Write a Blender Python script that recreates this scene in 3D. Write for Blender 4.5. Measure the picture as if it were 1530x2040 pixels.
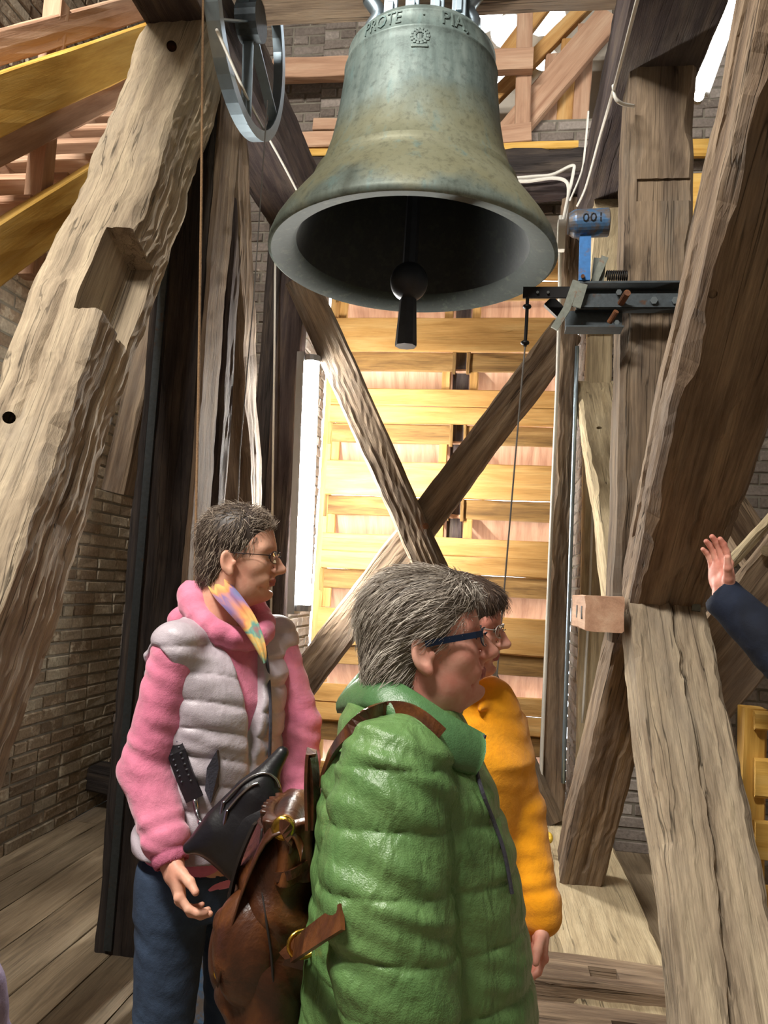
import bpy, bmesh, math, random
import numpy as np
from mathutils import Vector, Matrix, noise
for o in list(bpy.data.objects): bpy.data.objects.remove(o, do_unlink=True)
S = bpy.context.scene
COL = S.collection
# ------------------------------------------------------------------ camera
FPX, CAMH = 1530.0, 1.6
YAW, PITCH, ROLL = [math.radians(a) for a in (8.5, 5.5, 3.0)]
fwd = Vector((-math.sin(YAW)*math.cos(PITCH), math.cos(YAW)*math.cos(PITCH), math.sin(PITCH)))
r0 = Vector((math.cos(YAW), math.sin(YAW), 0)); u0 = r0.cross(fwd)
rgt = r0*math.cos(ROLL) + u0*math.sin(ROLL); upv = rgt.cross(fwd)
CAM = Vector((0, 0, CAMH))
cd = bpy.data.cameras.new('camera'); cam = bpy.data.objects.new('camera', cd); COL.objects.link(cam)
cd.sensor_fit = 'HORIZONTAL'; cd.sensor_width = 36.0; cd.lens = 36.0*FPX/1530.0; cd.clip_start = 0.05
M3 = Matrix((rgt, upv, -fwd)).transposed()
cam.matrix_world = Matrix.Translation(CAM) @ M3.to_4x4()
S.camera = cam
def ray(px, py): return fwd + rgt*((px-765)/FPX) + upv*((1020-py)/FPX)
def P(px, py, Y): d = ray(px, py); return CAM + d*(Y/d.y)          # survey helper: sight line met at depth Y
def proj(p):
    v = Vector(p)-CAM; d = v.dot(fwd)
    return 765+FPX*v.dot(rgt)/d, 1020-FPX*v.dot(upv)/d, d
# ------------------------------------------------------------------ world, added lights out of view, exposure
W = bpy.data.worlds.new('sky'); S.world = W; W.use_nodes = True
bgn = W.node_tree.nodes['Background']; bgn.inputs[0].default_value = (0.86, 0.93, 1.0, 1); bgn.inputs[1].default_value = 6.0
S.view_settings.view_transform = 'Standard'; S.view_settings.look = 'None'
S.view_settings.gamma = 1.0; S.view_settings.exposure = 0.48; S.view_settings.use_curve_mapping = False
def area(name, loc, aim, sx, sy, power, col):
    l = bpy.data.lights.new(name, 'AREA'); l.shape = 'RECTANGLE'; l.size = sx; l.size_y = sy; l.energy = power; l.color = col
    o = bpy.data.objects.new(name, l); COL.objects.link(o); o.location = loc
    o.rotation_euler = (Vector(aim)-Vector(loc)).to_track_quat('-Z', 'Y').to_euler(); return o
area('fill_light_overhead_left', (-2.35, 0.3, 5.3), (-0.9, 2.6, 1.8), 1.5, 0.3, 200, (1.0, 0.95, 0.87))  # unseen area light added to brighten the frame from upper left
area('fill_light_overhead_back', (-1.5, -0.9, 5.7), (0.0, 2.2, 1.4), 1.5, 0.3, 200, (1.0, 0.95, 0.88))  # unseen area light added above and behind the camera as fill
# ------------------------------------------------------------------ helpers: objects
WM = {}
def lin(h):
    h = h.lstrip('#'); c = [int(h[i:i+2], 16)/255 for i in (0, 2, 4)]
    return tuple((x/12.92 if x <= 0.04045 else ((x+0.055)/1.055)**2.4) for x in c)+(1.0,)
def attach(o, parent, M=None):
    M = M.copy() if M is not None else Matrix.Identity(4)
    WM[o.name] = M
    if parent is not None:
        o.parent = parent; o.matrix_parent_inverse = WM[parent.name].inverted()
    o.matrix_basis = M
    return o
def tag(o, label=None, cat=None, group=None, kind=None):
    if label: o['label'] = label
    if cat: o['category'] = cat
    if group: o['group'] = group
    if kind: o['kind'] = kind
    return o
def thing(name, label, cat, loc=(0, 0, 0), rz=0, group=None):
    o = bpy.data.objects.new(name, None); COL.objects.link(o); o.empty_display_size = 0.1
    attach(o, None, Matrix.Translation(Vector(loc)) @ Matrix.Rotation(rz, 4, 'Z'))
    return tag(o, label, cat, group)
def mesh_obj(name, verts, faces, mat, parent=None, M=None, smooth=False):
    me = bpy.data.meshes.new(name); me.from_pydata([tuple(v) for v in verts], [], [tuple(f) for f in faces]); me.update()
    if mat: me.materials.append(mat)
    if smooth: me.polygons.foreach_set('use_smooth', [True]*len(me.polygons))
    o = bpy.data.objects.new(name, me); COL.objects.link(o)
    return attach(o, parent, M)
def link_mesh(name, me, parent=None, M=None):
    o = bpy.data.objects.new(name, me); COL.objects.link(o); return attach(o, parent, M)
class MB:
    def __init__(s): s.v = []; s.f = []
    def add(s, v, f):
        n = len(s.v); s.v += [Vector(x) for x in v]; s.f += [tuple(i+n for i in q) for q in f]; return s
    def box(s, c, d, R=None, bev=0.0):
        bm = bmesh.new(); bmesh.ops.create_cube(bm, size=1.0)
        for v in bm.verts: v.co = Vector((v.co.x*d[0], v.co.y*d[1], v.co.z*d[2]))
        if bev: bmesh.ops.bevel(bm, geom=list(bm.edges), offset=bev, segments=2, affect='EDGES', profile=0.6)
        R = R or Matrix.Identity(3); c = Vector(c)
        bm.verts.index_update()
        s.add([R @ v.co + c for v in bm.verts], [[v.index for v in f.verts] for f in bm.faces]); bm.free(); return s
    def tube(s, pts, r, n=8, cap=True):
        pts = [Vector(p) for p in pts]; m = len(pts)
        rs = r if isinstance(r, (list, tuple)) else [r]*m
        t0 = (pts[1]-pts[0]).normalized()
        a = Vector((0, 0, 1)) if abs(t0.z) < 0.9 else Vector((1, 0, 0))
        u = t0.cross(a).normalized(); V = []; Fc = []
        for i, p in enumerate(pts):
            t = ((pts[min(i+1, m-1)]-pts[i-1 if i else 0])).normalized()
            u = (u-t*u.dot(t)).normalized(); w = t.cross(u)
            for k in range(n):
                th = 2*math.pi*k/n; V.append(p+(u*math.cos(th)+w*math.sin(th))*rs[i])
        for i in range(m-1):
            for k in range(n): Fc.append((i*n+k, i*n+(k+1) % n, (i+1)*n+(k+1) % n, (i+1)*n+k))
        if cap: Fc.append(tuple(range(n-1, -1, -1))); Fc.append(tuple((m-1)*n+k for k in range(n)))
        return s.add(V, Fc)
    def strip(s, pts, side, w, t):
        # flat bar following pts; side = wide direction (vector or list)
        pts = [Vector(p) for p in pts]; m = len(pts); V = []; Fc = []
        for i, p in enumerate(pts):
            tg = (pts[min(i+1, m-1)]-pts[max(i-1, 0)]).normalized()
            sd = Vector(side[i] if isinstance(side, list) else side); sd = (sd-tg*sd.dot(tg)).normalized(); nn = tg.cross(sd)
            for a, b in ((-1, -1), (1, -1), (1, 1), (-1, 1)): V.append(p+sd*(a*w/2)+nn*(b*t/2))
        for i in range(m-1):
            for k in range(4): Fc.append((i*4+k, i*4+(k+1) % 4, (i+1)*4+(k+1) % 4, (i+1)*4+k))
        Fc.append((3, 2, 1, 0)); Fc.append(tuple((m-1)*4+k for k in range(4)))
        return s.add(V, Fc)
    def lathe(s, prof, n=32, M=None, cap=True):
        M = M or Matrix.Identity(4); V = []; Fc = []; m = len(prof)
        for r, z in prof:
            for k in range(n):
                th = 2*math.pi*k/n; V.append(M @ Vector((r*math.cos(th), r*math.sin(th), z)))
        for i in range(m-1):
            for k in range(n): Fc.append((i*n+k, i*n+(k+1) % n, (i+1)*n+(k+1) % n, (i+1)*n+k))
        if cap: Fc.append(tuple(range(n-1, -1, -1))); Fc.append(tuple((m-1)*n+k for k in range(n)))
        return s.add(V, Fc)
    def build(s, name, mat, parent=None, smooth=False, M=None):
        return mesh_obj(name, s.v, s.f, mat, parent, M, smooth)
def frame(x, y=None):
    x = Vector(x).normalized(); y = Vector(y) if y is not None else (Vector((0, 0, 1)) if abs(x.z) < 0.9 else Vector((0, 1, 0)))
    y = (y-x*y.dot(x)).normalized(); z = x.cross(y)
    return Matrix((x, y, z)).transposed()
def smoothpath(pts, k=8):
    pts = [Vector(p) for p in pts]; out = []
    for i in range(len(pts)-1):
        a = pts[max(i-1, 0)]; b = pts[i]; c = pts[i+1]; d = pts[min(i+2, len(pts)-1)]
        for j in range(k):
            t = j/k
            out.append(0.5*((2*b)+(c-a)*t+(2*a-5*b+4*c-d)*t*t+(3*b-3*c+d-a)*t**3))
    out.append(pts[-1]); return out
def apply_cuts(o, cutters):
    for i, c in enumerate(cutters):
        m = o.modifiers.new('c%d' % i, 'BOOLEAN'); m.operation = 'DIFFERENCE'; m.solver = 'EXACT'; m.object = c
    bpy.context.view_layer.update()
    dg = bpy.context.evaluated_depsgraph_get()
    me = bpy.data.meshes.new_from_object(o.evaluated_get(dg)); o.modifiers.clear(); o.data = me
    for c in cutters: bpy.data.objects.remove(c, do_unlink=True)
def cutbox(c, d, R=None): return MB().box(c, d, R).build('cutter', None)
def cutcyl(a, b, r): return MB().tube([a, b], r, 14).build('cutter', None)
# ------------------------------------------------------------------ materials
def nt(name):
    m = bpy.data.materials.new(name); m.use_nodes = True; t = m.node_tree; b = t.nodes['Principled BSDF']; return m, t, b
def N(t, typ, **kw):
    n = t.nodes.new(typ)
    for k, v in kw.items():
        if k.startswith('_'): setattr(n, k[1:], v)
        else: n.inputs[k.replace('9', ' ')].default_value = v
    return n
def ramp(t, fac, stops):
    n = t.nodes.new('ShaderNodeValToRGB'); e = n.color_ramp.elements
    while len(e) < len(stops): e.new(0.5)
    for i, (p, c) in enumerate(stops):
        e[i].position = p; e[i].color = lin(c) if isinstance(c, str) else ((c, c, c, 1) if not isinstance(c, tuple) else c)
    t.links.new(fac, n.inputs[0]); return n.outputs[0]
def mixc(t, a, b, fac, mode='MIX'):
    n = t.nodes.new('ShaderNodeMix'); n.data_type = 'RGBA'; n.blend_type = mode
    for s, v in ((n.inputs[0], fac), (n.inputs[6], a), (n.inputs[7], b)):
        if hasattr(v, 'is_linked'): t.links.new(v, s)
        else: s.default_value = v
    return n.outputs[2]
def math_(t, op, a, b=None):
    n = t.nodes.new('ShaderNodeMath'); n.operation = op
    for s, v in zip(n.inputs, (a, b)):
        if v is None: continue
        if hasattr(v, 'is_linked'): t.links.new(v, s)
        else: s.default_value = v
    return n.outputs[0]
def objcoord(t, rnd=True):
    tc = t.nodes.new('ShaderNodeTexCoord'); out = tc.outputs['Object']
    if rnd:
        oi = t.nodes.new('ShaderNodeObjectInfo'); k = math_(t, 'MULTIPLY', oi.outputs['Random'], 37.0)
        a = t.nodes.new('ShaderNodeVectorMath'); a.operation = 'ADD'; t.links.new(out, a.inputs[0]); t.links.new(k, a.inputs[1]); out = a.outputs[0]
    return out
def mapped(t, v, sc):
    m = t.nodes.new('ShaderNodeMapping'); m.inputs['Scale'].default_value = sc; t.links.new(v, m.inputs['Vector']); return m.outputs[0]
def noi(t, v, scale, detail=4, rough=0.55, dist=0.0):
    n = N(t, 'ShaderNodeTexNoise', Scale=scale, Detail=detail, Roughness=rough, Distortion=dist); t.links.new(v, n.inputs['Vector']); return n.outputs[0]
def bump(t, b, hgt, strength=0.3, dist=0.01):
    n = N(t, 'ShaderNodeBump', Strength=strength, Distance=dist); t.links.new(hgt, n.inputs['Height']); t.links.new(n.outputs[0], b.inputs['Normal'])
def wood(name, dark, mid, light, crack=0.0, rough=0.8, bmp=0.5, patch=None, fib=0.35, cs=1.0, rndtint=0.0, spec=0.25):
    m, t, b = nt(name); v = objcoord(t)
    g = noi(t, mapped(t, v, (1.6, 16, 16)), 1.0, 6, 0.6, 0.4)
    c = ramp(t, g, [(0.30, dark), (0.50, mid), (0.70, light)])
    f = noi(t, mapped(t, v, (5, 190, 190)), 1.0, 3, 0.7)
    fr = ramp(t, f, [(0.3, 1-fib), (0.65, 1.0)])
    c = mixc(t, c, fr, 1.0, 'MULTIPLY')
    if patch:
        pn = noi(t, mapped(t, v, (1.2, 3.0, 3.0)), 1.6, 5, 0.65)
        c = mixc(t, c, lin(patch[0]), ramp(t, pn, [(patch[1], 0.0), (patch[1]+0.18, patch[2])]))
    h = math_(t, 'ADD', math_(t, 'MULTIPLY', g, 0.6), math_(t, 'MULTIPLY', f, 0.5))
    if crack:
        k = noi(t, mapped(t, v, (0.42*cs, 17*cs, 17*cs)), 1.0, 2.5, 0.5, 0.0)
        a = math_(t, 'ABSOLUTE', math_(t, 'SUBTRACT', k, 0.5))
        cm = ramp(t, a, [(0.0, 0.0), (0.014, 1.0)])
        gate = ramp(t, noi(t, mapped(t, v, (1.5, 2.5, 2.5)), 1.0, 2), [(0.44, 1.0), (0.56, 0.0)])
        cm2 = math_(t, 'MAXIMUM', cm, gate)
        c = mixc(t, c, mixc(t, (1-crack,)*3+(1,), (1, 1, 1, 1), cm2), 1.0, 'MULTIPLY')
        h = math_(t, 'ADD', h, math_(t, 'MULTIPLY', cm2, 0.9*crack))
    if rndtint:
        oi = t.nodes.new('ShaderNodeObjectInfo')
        c = mixc(t, c, ramp(t, oi.outputs['Random'], [(0.0, 1-rndtint), (1.0, 1.0)]), 1.0, 'MULTIPLY')
    t.links.new(c, b.inputs['Base Color']); b.inputs['Roughness'].default_value = rough
    b.inputs['Specular IOR Level'].default_value = spec
    bump(t, b, h, bmp, 0.012); return m
def plain(name, col, rough=0.6, metal=0.0, var=0.15, scale=12, bmp=0.05, spec=0.5, emit=None):
    m, t, b = nt(name); v = objcoord(t); n = noi(t, v, scale, 5)
    c = mixc(t, lin(col), ramp(t, n, [(0.25, 1-var), (0.75, 1.0)]), 1.0, 'MULTIPLY')
    t.links.new(c, b.inputs['Base Color']); b.inputs['Roughness'].default_value = rough; b.inputs['Metallic'].default_value = metal
    b.inputs['Specular IOR Level'].default_value = spec
    if emit: b.inputs['Emission Color'].default_value = lin(emit[0]); b.inputs['Emission Strength'].default_value = emit[1]
    if bmp: bump(t, b, n, bmp, 0.01)
    return m
def rusty(name, col, rust='#6a4632', amt=0.55, rough=0.6, metal=0.5):
    m, t, b = nt(name); v = objcoord(t); n = noi(t, v, 18, 6, 0.7); n2 = noi(t, v, 60, 3)
    c = mixc(t, lin(col), lin(rust), ramp(t, n, [(amt, 0.0), (amt+0.12, 1.0)]))
    c = mixc(t, c, ramp(t, n2, [(0.3, 0.75), (0.7, 1.0)]), 1.0, 'MULTIPLY')
    t.links.new(c, b.inputs['Base Color']); b.inputs['Roughness'].default_value = rough; b.inputs['Metallic'].default_value = metal
    bump(t, b, n2, 0.1, 0.004); return m
def bricks(name, c0, c1, c2, pale, pale_lo=0.58):
    m, t, b = nt(name)
    geo = t.nodes.new('ShaderNodeNewGeometry'); oi = t.nodes.new('ShaderNodeObjectInfo')
    rp = t.nodes.new('ShaderNodeTexNoise'); rp.inputs['Scale'].default_value = 3.2; rp.inputs['Detail'].default_value = 2
    t.links.new(geo.outputs['Position'], rp.inputs['Vector'])
    k = math_(t, 'ADD', math_(t, 'MULTIPLY', oi.outputs['Random'], 0.45), math_(t, 'MULTIPLY', geo.outputs['Random Per Island'], 0.25))
    k = math_(t, 'ADD', k, math_(t, 'MULTIPLY', rp.outputs[0], 0.4))
    c = ramp(t, k, [(0.25, c0), (0.5, c1), (0.78, c2)])
    n2 = t.nodes.new('ShaderNodeTexNoise'); n2.inputs['Scale'].default_value = 9; n2.inputs['Detail'].default_value = 7; n2.inputs['Roughness'].default_value = 0.7
    t.links.new(geo.outputs['Position'], n2.inputs['Vector'])
    c = mixc(t, c, lin(pale), ramp(t, n2.outputs[0], [(pale_lo, 0.0), (pale_lo+0.08, 0.55)]))
    n3 = t.nodes.new('ShaderNodeTexNoise'); n3.inputs['Scale'].default_value = 55; n3.inputs['Detail'].default_value = 4
    t.links.new(geo.outputs['Position'], n3.inputs['Vector'])
    c = mixc(t, c, ramp(t, n3.outputs[0], [(0.3, 0.72), (0.65, 1.0)]), 1.0, 'MULTIPLY')
    t.links.new(c, b.inputs['Base Color']); b.inputs['Roughness'].default_value = 0.95; b.inputs['Specular IOR Level'].default_value = 0.1
    bump(t, b, math_(t, 'ADD', n3.outputs[0], n2.outputs[0]), 0.35, 0.012); return m
OAK = wood('oak_weathered', '#776857', '#a3937c', '#bbab90', 0.7, 0.9, 0.45, ('#8d8375', 0.5, 0.5))
OAKR = wood('oak_brown', '#5c4b3d', '#87735f', '#a8937a', 0.75, 0.85, 0.5, ('#7a7168', 0.52, 0.5), 0.4)
OAKP = wood('oak_pale', '#8b7b63', '#bba988', '#d0bf9d', 0.8, 0.9, 0.45, ('#9a8e78', 0.52, 0.45))
OAKG = wood('oak_grey_brown', '#4c3f35', '#736352', '#8d7a64', 0.7, 0.88, 0.4, ('#6e685f', 0.5, 0.5))
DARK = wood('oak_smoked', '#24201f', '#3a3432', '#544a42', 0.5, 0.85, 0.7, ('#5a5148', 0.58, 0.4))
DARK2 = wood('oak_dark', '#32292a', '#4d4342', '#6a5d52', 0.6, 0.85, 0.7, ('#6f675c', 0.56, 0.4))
PINE = wood('pine', '#b07f4a', '#cfa063', '#dcb47a', 0.0, 0.7, 0.2, ('#b98a5a', 0.6, 0.5), 0.15, 1, 0.18)
PINEY = wood('pine_yellow', '#c4923f', '#dcae58', '#e6bf70', 0.0, 0.6, 0.15, None, 0.12, 1, 0.1)
PINEP = wood('pine_pinkish', '#a77f66', '#c39c80', '#d2b094', 0.0, 0.75, 0.2, ('#b48c70', 0.6, 0.4), 0.15, 1, 0.12)
LOUV = wood('louvre_oak', '#b5854a', '#cf9f5e', '#dcb274', 0.3, 0.75, 0.25, ('#a98350', 0.6, 0.4), 0.2, 1, 0.22)
LOUVD = wood('louvre_oak_stained', '#6e5232', '#9a7646', '#bb9560', 0.4, 0.8, 0.3, ('#5a4630', 0.55, 0.6), 0.25, 1, 0.2)
FLOORW = wood('floor_boards', '#756653', '#9a886f', '#b09e84', 0.35, 0.75, 0.35, ('#5c4c3a', 0.55, 0.6), 0.3, 1, 0.3)
PLASTER = plain('mortar', '#8a8478', 0.95, 0, 0.4, 14, 0.4, 0.1)
BRK_L = bricks('brick_brown', '#6b5d4f', '#8d7b66', '#a39987', '#c9bea8', 0.54)
BRK_B = bricks('brick_grey', '#6b625b', '#8a8078', '#a39a92', '#c8bfae', 0.6)
STONE = plain('tracery_stone', '#c9c2b6', 0.9, 0, 0.25, 8, 0.2)
STEEL = rusty('steel_dark', '#4c5357', '#5a4334', 0.6, 0.5, 0.7)
STEELG = rusty('steel_grey_green', '#777b72', '#7a4f33', 0.6, 0.55, 0.5)
GALV = plain('galvanised', '#9fb0bb', 0.35, 0.85, 0.2, 20, 0.03)
BLUE = rusty('blue_paint', '#2d6fb0', '#6b5a50', 0.56, 0.5, 0.1)
BLACKM = plain('black_iron', '#1d1c1d', 0.5, 0.6, 0.2, 20, 0.05)
RUST = rusty('rust_bolt', '#6d4a36', '#8a5a3a', 0.45, 0.7, 0.4)
WHITEC = plain('white_cable', '#d8d5cc', 0.5, 0, 0.1, 30, 0)
ROPE = plain('hemp_rope', '#9a7a58', 0.95, 0, 0.4, 120, 0.4)
CABLE = plain('steel_cable', '#6d6862', 0.6, 0.4, 0.3, 100, 0.2)
# ------------------------------------------------------------------ timber builder
def beam(name, p0, p1, w, h, ydir, mat, parent=None, seed=0, wob=0.012, chip=0.014, seg=0.05, n=7, bev=0.012, taper=1.0, rough=0.0015, grooves=()):
    p0 = Vector(p0); p1 = Vector(p1); R = frame(p1-p0, ydir); L = (p1-p0).length; ns = max(3, int(L/seg)); s7 = seed*7.31+3.1
    V = []; Fc = []; per = 4*(n+1)
    for i in range(ns+1):
        x = L*i/ns; k = 1+(taper-1)*i/ns
        d = [wob*noise.noise((x*1.7, s7, q*5.7)) + 0.4*wob*noise.noise((x*6.1, s7+9, q*5.7)) for q in range(4)]
        yp = w*k/2+d[0]; zp = h*k/2+d[1]; yn = -w*k/2-d[2]; zn = -h*k/2-d[3]
        cut = [max(0.0, chip*(0.25+1.6*noise.noise((x*4.3, s7+20+q*3.3, 1.7)) + 0.8*noise.noise((x*15, s7+40, q*4.1)))) for q in range(4)]
        cs = [(yp, zn), (yp, zp), (yn, zp), (yn, zn)]
        for q in range(4):
            a = Vector((0, cs[q][0], cs[q][1])); b = Vector((0, cs[(q+1) % 4][0], cs[(q+1) % 4][1])); e = (b-a); el = e.length; e /= el
            nrm = Vector((0, e.z, -e.y))
            ba = min(bev+cut[q], el*0.4); bb = min(bev+cut[(q+1) % 4], el*0.4)
            for j in range(n+1):
                u = j/n; pt = a+e*(ba+(el-ba-bb)*u)
                dd = rough*2*noise.noise((x*22, s7+q*11, u*w*60)) + rough*3*noise.noise((x*3, s7+q*13, u*w*40))
                for gq, path, gw, gd in grooves:
                    if gq == q:
                        for (xa, ua), (xb, ub) in zip(path[:-1], path[1:]):
                            if xa <= x/L <= xb:
                                uc = ua+(ub-ua)*(x/L-xa)/(xb-xa)+0.02*noise.noise((x*9, 3.3, seed))
                                t = abs(u-uc)*el/gw
                                if t < 1: dd -= gd*(1-t)
                V.append(Vector((x, pt.y, pt.z))+nrm*dd)
    for i in range(ns):
        for k in range(per): Fc.append((i*per+k, i*per+(k+1) % per, (i+1)*per+(k+1) % per, (i+1)*per+k))
    Fc.append(tuple(range(per-1, -1, -1))); Fc.append(tuple(ns*per+k for k in range(per)))
    M = Matrix.Translation(p0) @ R.to_4x4()
    return mesh_obj(name, V, Fc, mat, parent, M, False)
XV, YV, ZV = Vector((1, 0, 0)), Vector((0, 1, 0)), Vector((0, 0, 1))
# ------------------------------------------------------------------ setting: floor, walls
XL, XR, YB, YF, ZT = -2.65, 2.3, 5.25, -2.6, 6.6
fl = MB().box(((XL+XR)/2, (YF+YB)/2, -0.07), (XR-XL+0.6, YB-YF+0.8, 0.06)).build('floor', DARK); tag(fl, kind='structure')
random.seed(4)
x = XL
while x < XR:
    w = random.uniform(0.19, 0.26); y = YF-random.uniform(0, 1.5)
    while y < YB+0.05:
        l = random.uniform(3.2, 4.6); y1 = min(y+l, YB+0.1)
        if y1-y > 0.1 and y1 > YF:
            beam('floor_plank', (x+w/2, max(y, YF), -0.02+random.uniform(-0.002, 0.002)), (x+w/2, y1-0.004, -0.02), w-0.007, 0.04, XV, FLOORW, fl, random.random()*50, 0.002, 0.002, 0.25, 3, 0.003)
        y = y1 if y1 < YB else 99
    x += w
def brick_variants(mat):
    out = []
    for q in range(5):
        rr = random.Random(q+1); V = []; a, b, c = 0.5, 0.5, 0.5
        for yy, ins in ((1, 0.0), (-0.6, 0.0), (-1.0, 0.09)):
            for (sx, sz) in ((-1, -1), (1, -1), (1, 1), (-1, 1)):
                V.append((sx*(0.5-ins*0.35)+rr.uniform(-0.012, 0.012), yy*0.5+(rr.uniform(-0.12, 0.12) if yy == -1.0 else 0), sz*(0.5-ins)+rr.uniform(-0.04, 0.04)))
        F_ = []
        for l in (0, 1):
            for k in range(4): F_.append((l*4+k, l*4+(k+1) % 4, l*4+4+(k+1) % 4, l*4+4+k))
        F_.append((8, 9, 10, 11))
        me = bpy.data.meshes.new('brick'); me.from_pydata(V, [], F_); me.materials.append(mat); me.update(); out.append(me)
    return out
def brick_face(wall, org, U, Nrm, width, height, variants, inside=None, limit=300, seed=1, ln=0.235, hh=0.064, jt=0.013):
    # org: lower corner of the face, U along the course, Nrm out of the wall
    rr = random.Random(seed); org = Vector(org); U = Vector(U); Nrm = Vector(Nrm); R = Matrix((U, -Nrm, ZV)).transposed()
    items = []; row = 0; z = 0.0
    while z < height-0.02:
        u = -(row % 2)*(ln+jt)/2
        while u < width:
            l = ln if (row % 2 == 0 or rr.random() < 0.7) else ln/2-jt/2
            a = max(u, 0); b = min(u+l, width)
            if b-a > 0.03:
                c = org+U*((a+b)/2)+ZV*(z+hh/2)
                if inside is None or inside(c, b-a):
                    Mx = Matrix.Translation(c+Nrm*rr.uniform(-0.014, -0.006)) @ (R @ Matrix.Diagonal((b-a, 0.04, hh))).to_4x4()
                    px, py, d = proj(c); vis = d > 0 and -30 < px < 1560 and -30 < py < 2070
                    items.append((d if vis else 1e3+d, vis, Mx, rr.randrange(len(variants))))
            u += l+jt
        z += hh+jt; row += 1
    items.sort(key=lambda q: q[0]); rest = MB(); k = 0
    for d, vis, Mx, q in items:
        if vis and k < limit:
            link_mesh('brick', variants[q], wall, Mx); k += 1
        else:
            me = variants[q]; rest.add([Mx @ v.co for v in me.vertices], [list(p.vertices) for p in me.polygons])
    if rest.v:
        o = rest.build('bricks', variants[0].materials[0], wall); tag(o, kind='stuff')
VL, VB = brick_variants(BRK_L), brick_variants(BRK_B)
wl = MB().box((XL-0.3, (YF+YB)/2, ZT/2), (0.6, YB-YF+1.2, ZT)).build('wall_left', PLASTER); tag(wl, kind='structure')
brick_face(wl, (XL, YF, 0.0), YV, XV, YB-YF, ZT, VL, lambda c, l: c.y > 1.5, 300, 3)
WX0, WX1, WZ0, WZ1 = -1.42, 0.56, 0.12, 4.24                     # louvred opening
OX0, OX1, OZ0, OZ1 = -0.62, 0.72, 4.95, 6.5                     # upper traceried opening
mb = MB(); yc, th = YB+0.32, 0.64
for (a, b, c, d) in ((XL-0.5, WX0, 0, ZT), (WX1, XR+0.5, 0, OZ0), (WX0, WX1, WZ1, OZ0), (WX0, OX0, OZ0, ZT), (OX1, XR+0.5, OZ0, ZT), (WX0, WX1, -0.05, WZ0), (OX0, OX1, OZ1, ZT)):
    mb.box(((a+b)/2, yc, (c+d)/2), (b-a, th, d-c))
wb = mb.build('wall_back', PLASTER); tag(wb, kind='structure')
def solid(c, l): return not ((WX0-0.03 < c.x < WX1+0.03 and WZ0 < c.z < WZ1) or (OX0-0.03 < c.x < OX1+0.03 and OZ0-0.02 < c.z < OZ1+0.02))
for (a, b, c, d, sd) in ((XL, WX0, 0, ZT, 5), (WX1, XR, 0, 4.98, 6), (WX0, WX1, WZ1+0.01, 4.93, 7), (WX0, OX0, 4.96, ZT, 8), (OX1, XR, 4.99, ZT, 9)):
    brick_face(wb, (a, YB, c), XV, -YV, b-a, d-c, VB, None, 90 if sd != 5 else 120, sd)
brick_face(wb, (WX0, YB, WZ0), YV, XV, 0.62, WZ1-WZ0, VB, None, 60, 10)
brick_face(wb, (WX1, YB+0.6, WZ0), -YV, -XV, 0.6, WZ1-WZ0, VB, None, 10, 11)
mb = MB(); HY0, HY1, HZ0, HZ1 = 3.7, 4.6, 5.3, 6.2                # unseen opening added high in the right wall to let in sky light
for (a, b, c, d) in ((YF-0.6, HY0, 0, ZT), (HY1, YB+0.6, 0, ZT), (HY0, HY1, 0, HZ0), (HY0, HY1, HZ1, ZT)): mb.box((XR+0.3, (a+b)/2, (c+d)/2), (0.6, b-a, d-c))
wf = MB().box(((XL+XR)/2, YF-0.3, ZT/2), (XR-XL+1.2, 0.6, ZT)).build('wall_front', BRK_B); tag(wf, kind='structure')
wr = mb.build('wall_right', PLASTER); tag(wr, kind='structure')
brick_face(wr, (XR, YB, 0), -YV, -XV, 4.0, ZT, VB, lambda c, l: not (HY0-0.05 < c.y < HY1+0.05 and HZ0 < c.z < HZ1), 60, 12)
ce = MB().box(((XL+XR)/2, (YF+YB)/2, ZT+0.05), (XR-XL+1.2, YB-YF+1.2, 0.1)).build('ceiling', DARK2); tag(ce, kind='structure')
for i in range(26):
    beam('ceiling_board', (XL, -0.2+i*0.225, ZT-0.012), (XR, -0.2+i*0.225, ZT-0.012), 0.215, 0.024, YV, DARK2, ce, i, 0.002, 0.002, 0.6, 2, 0.003)
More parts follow.
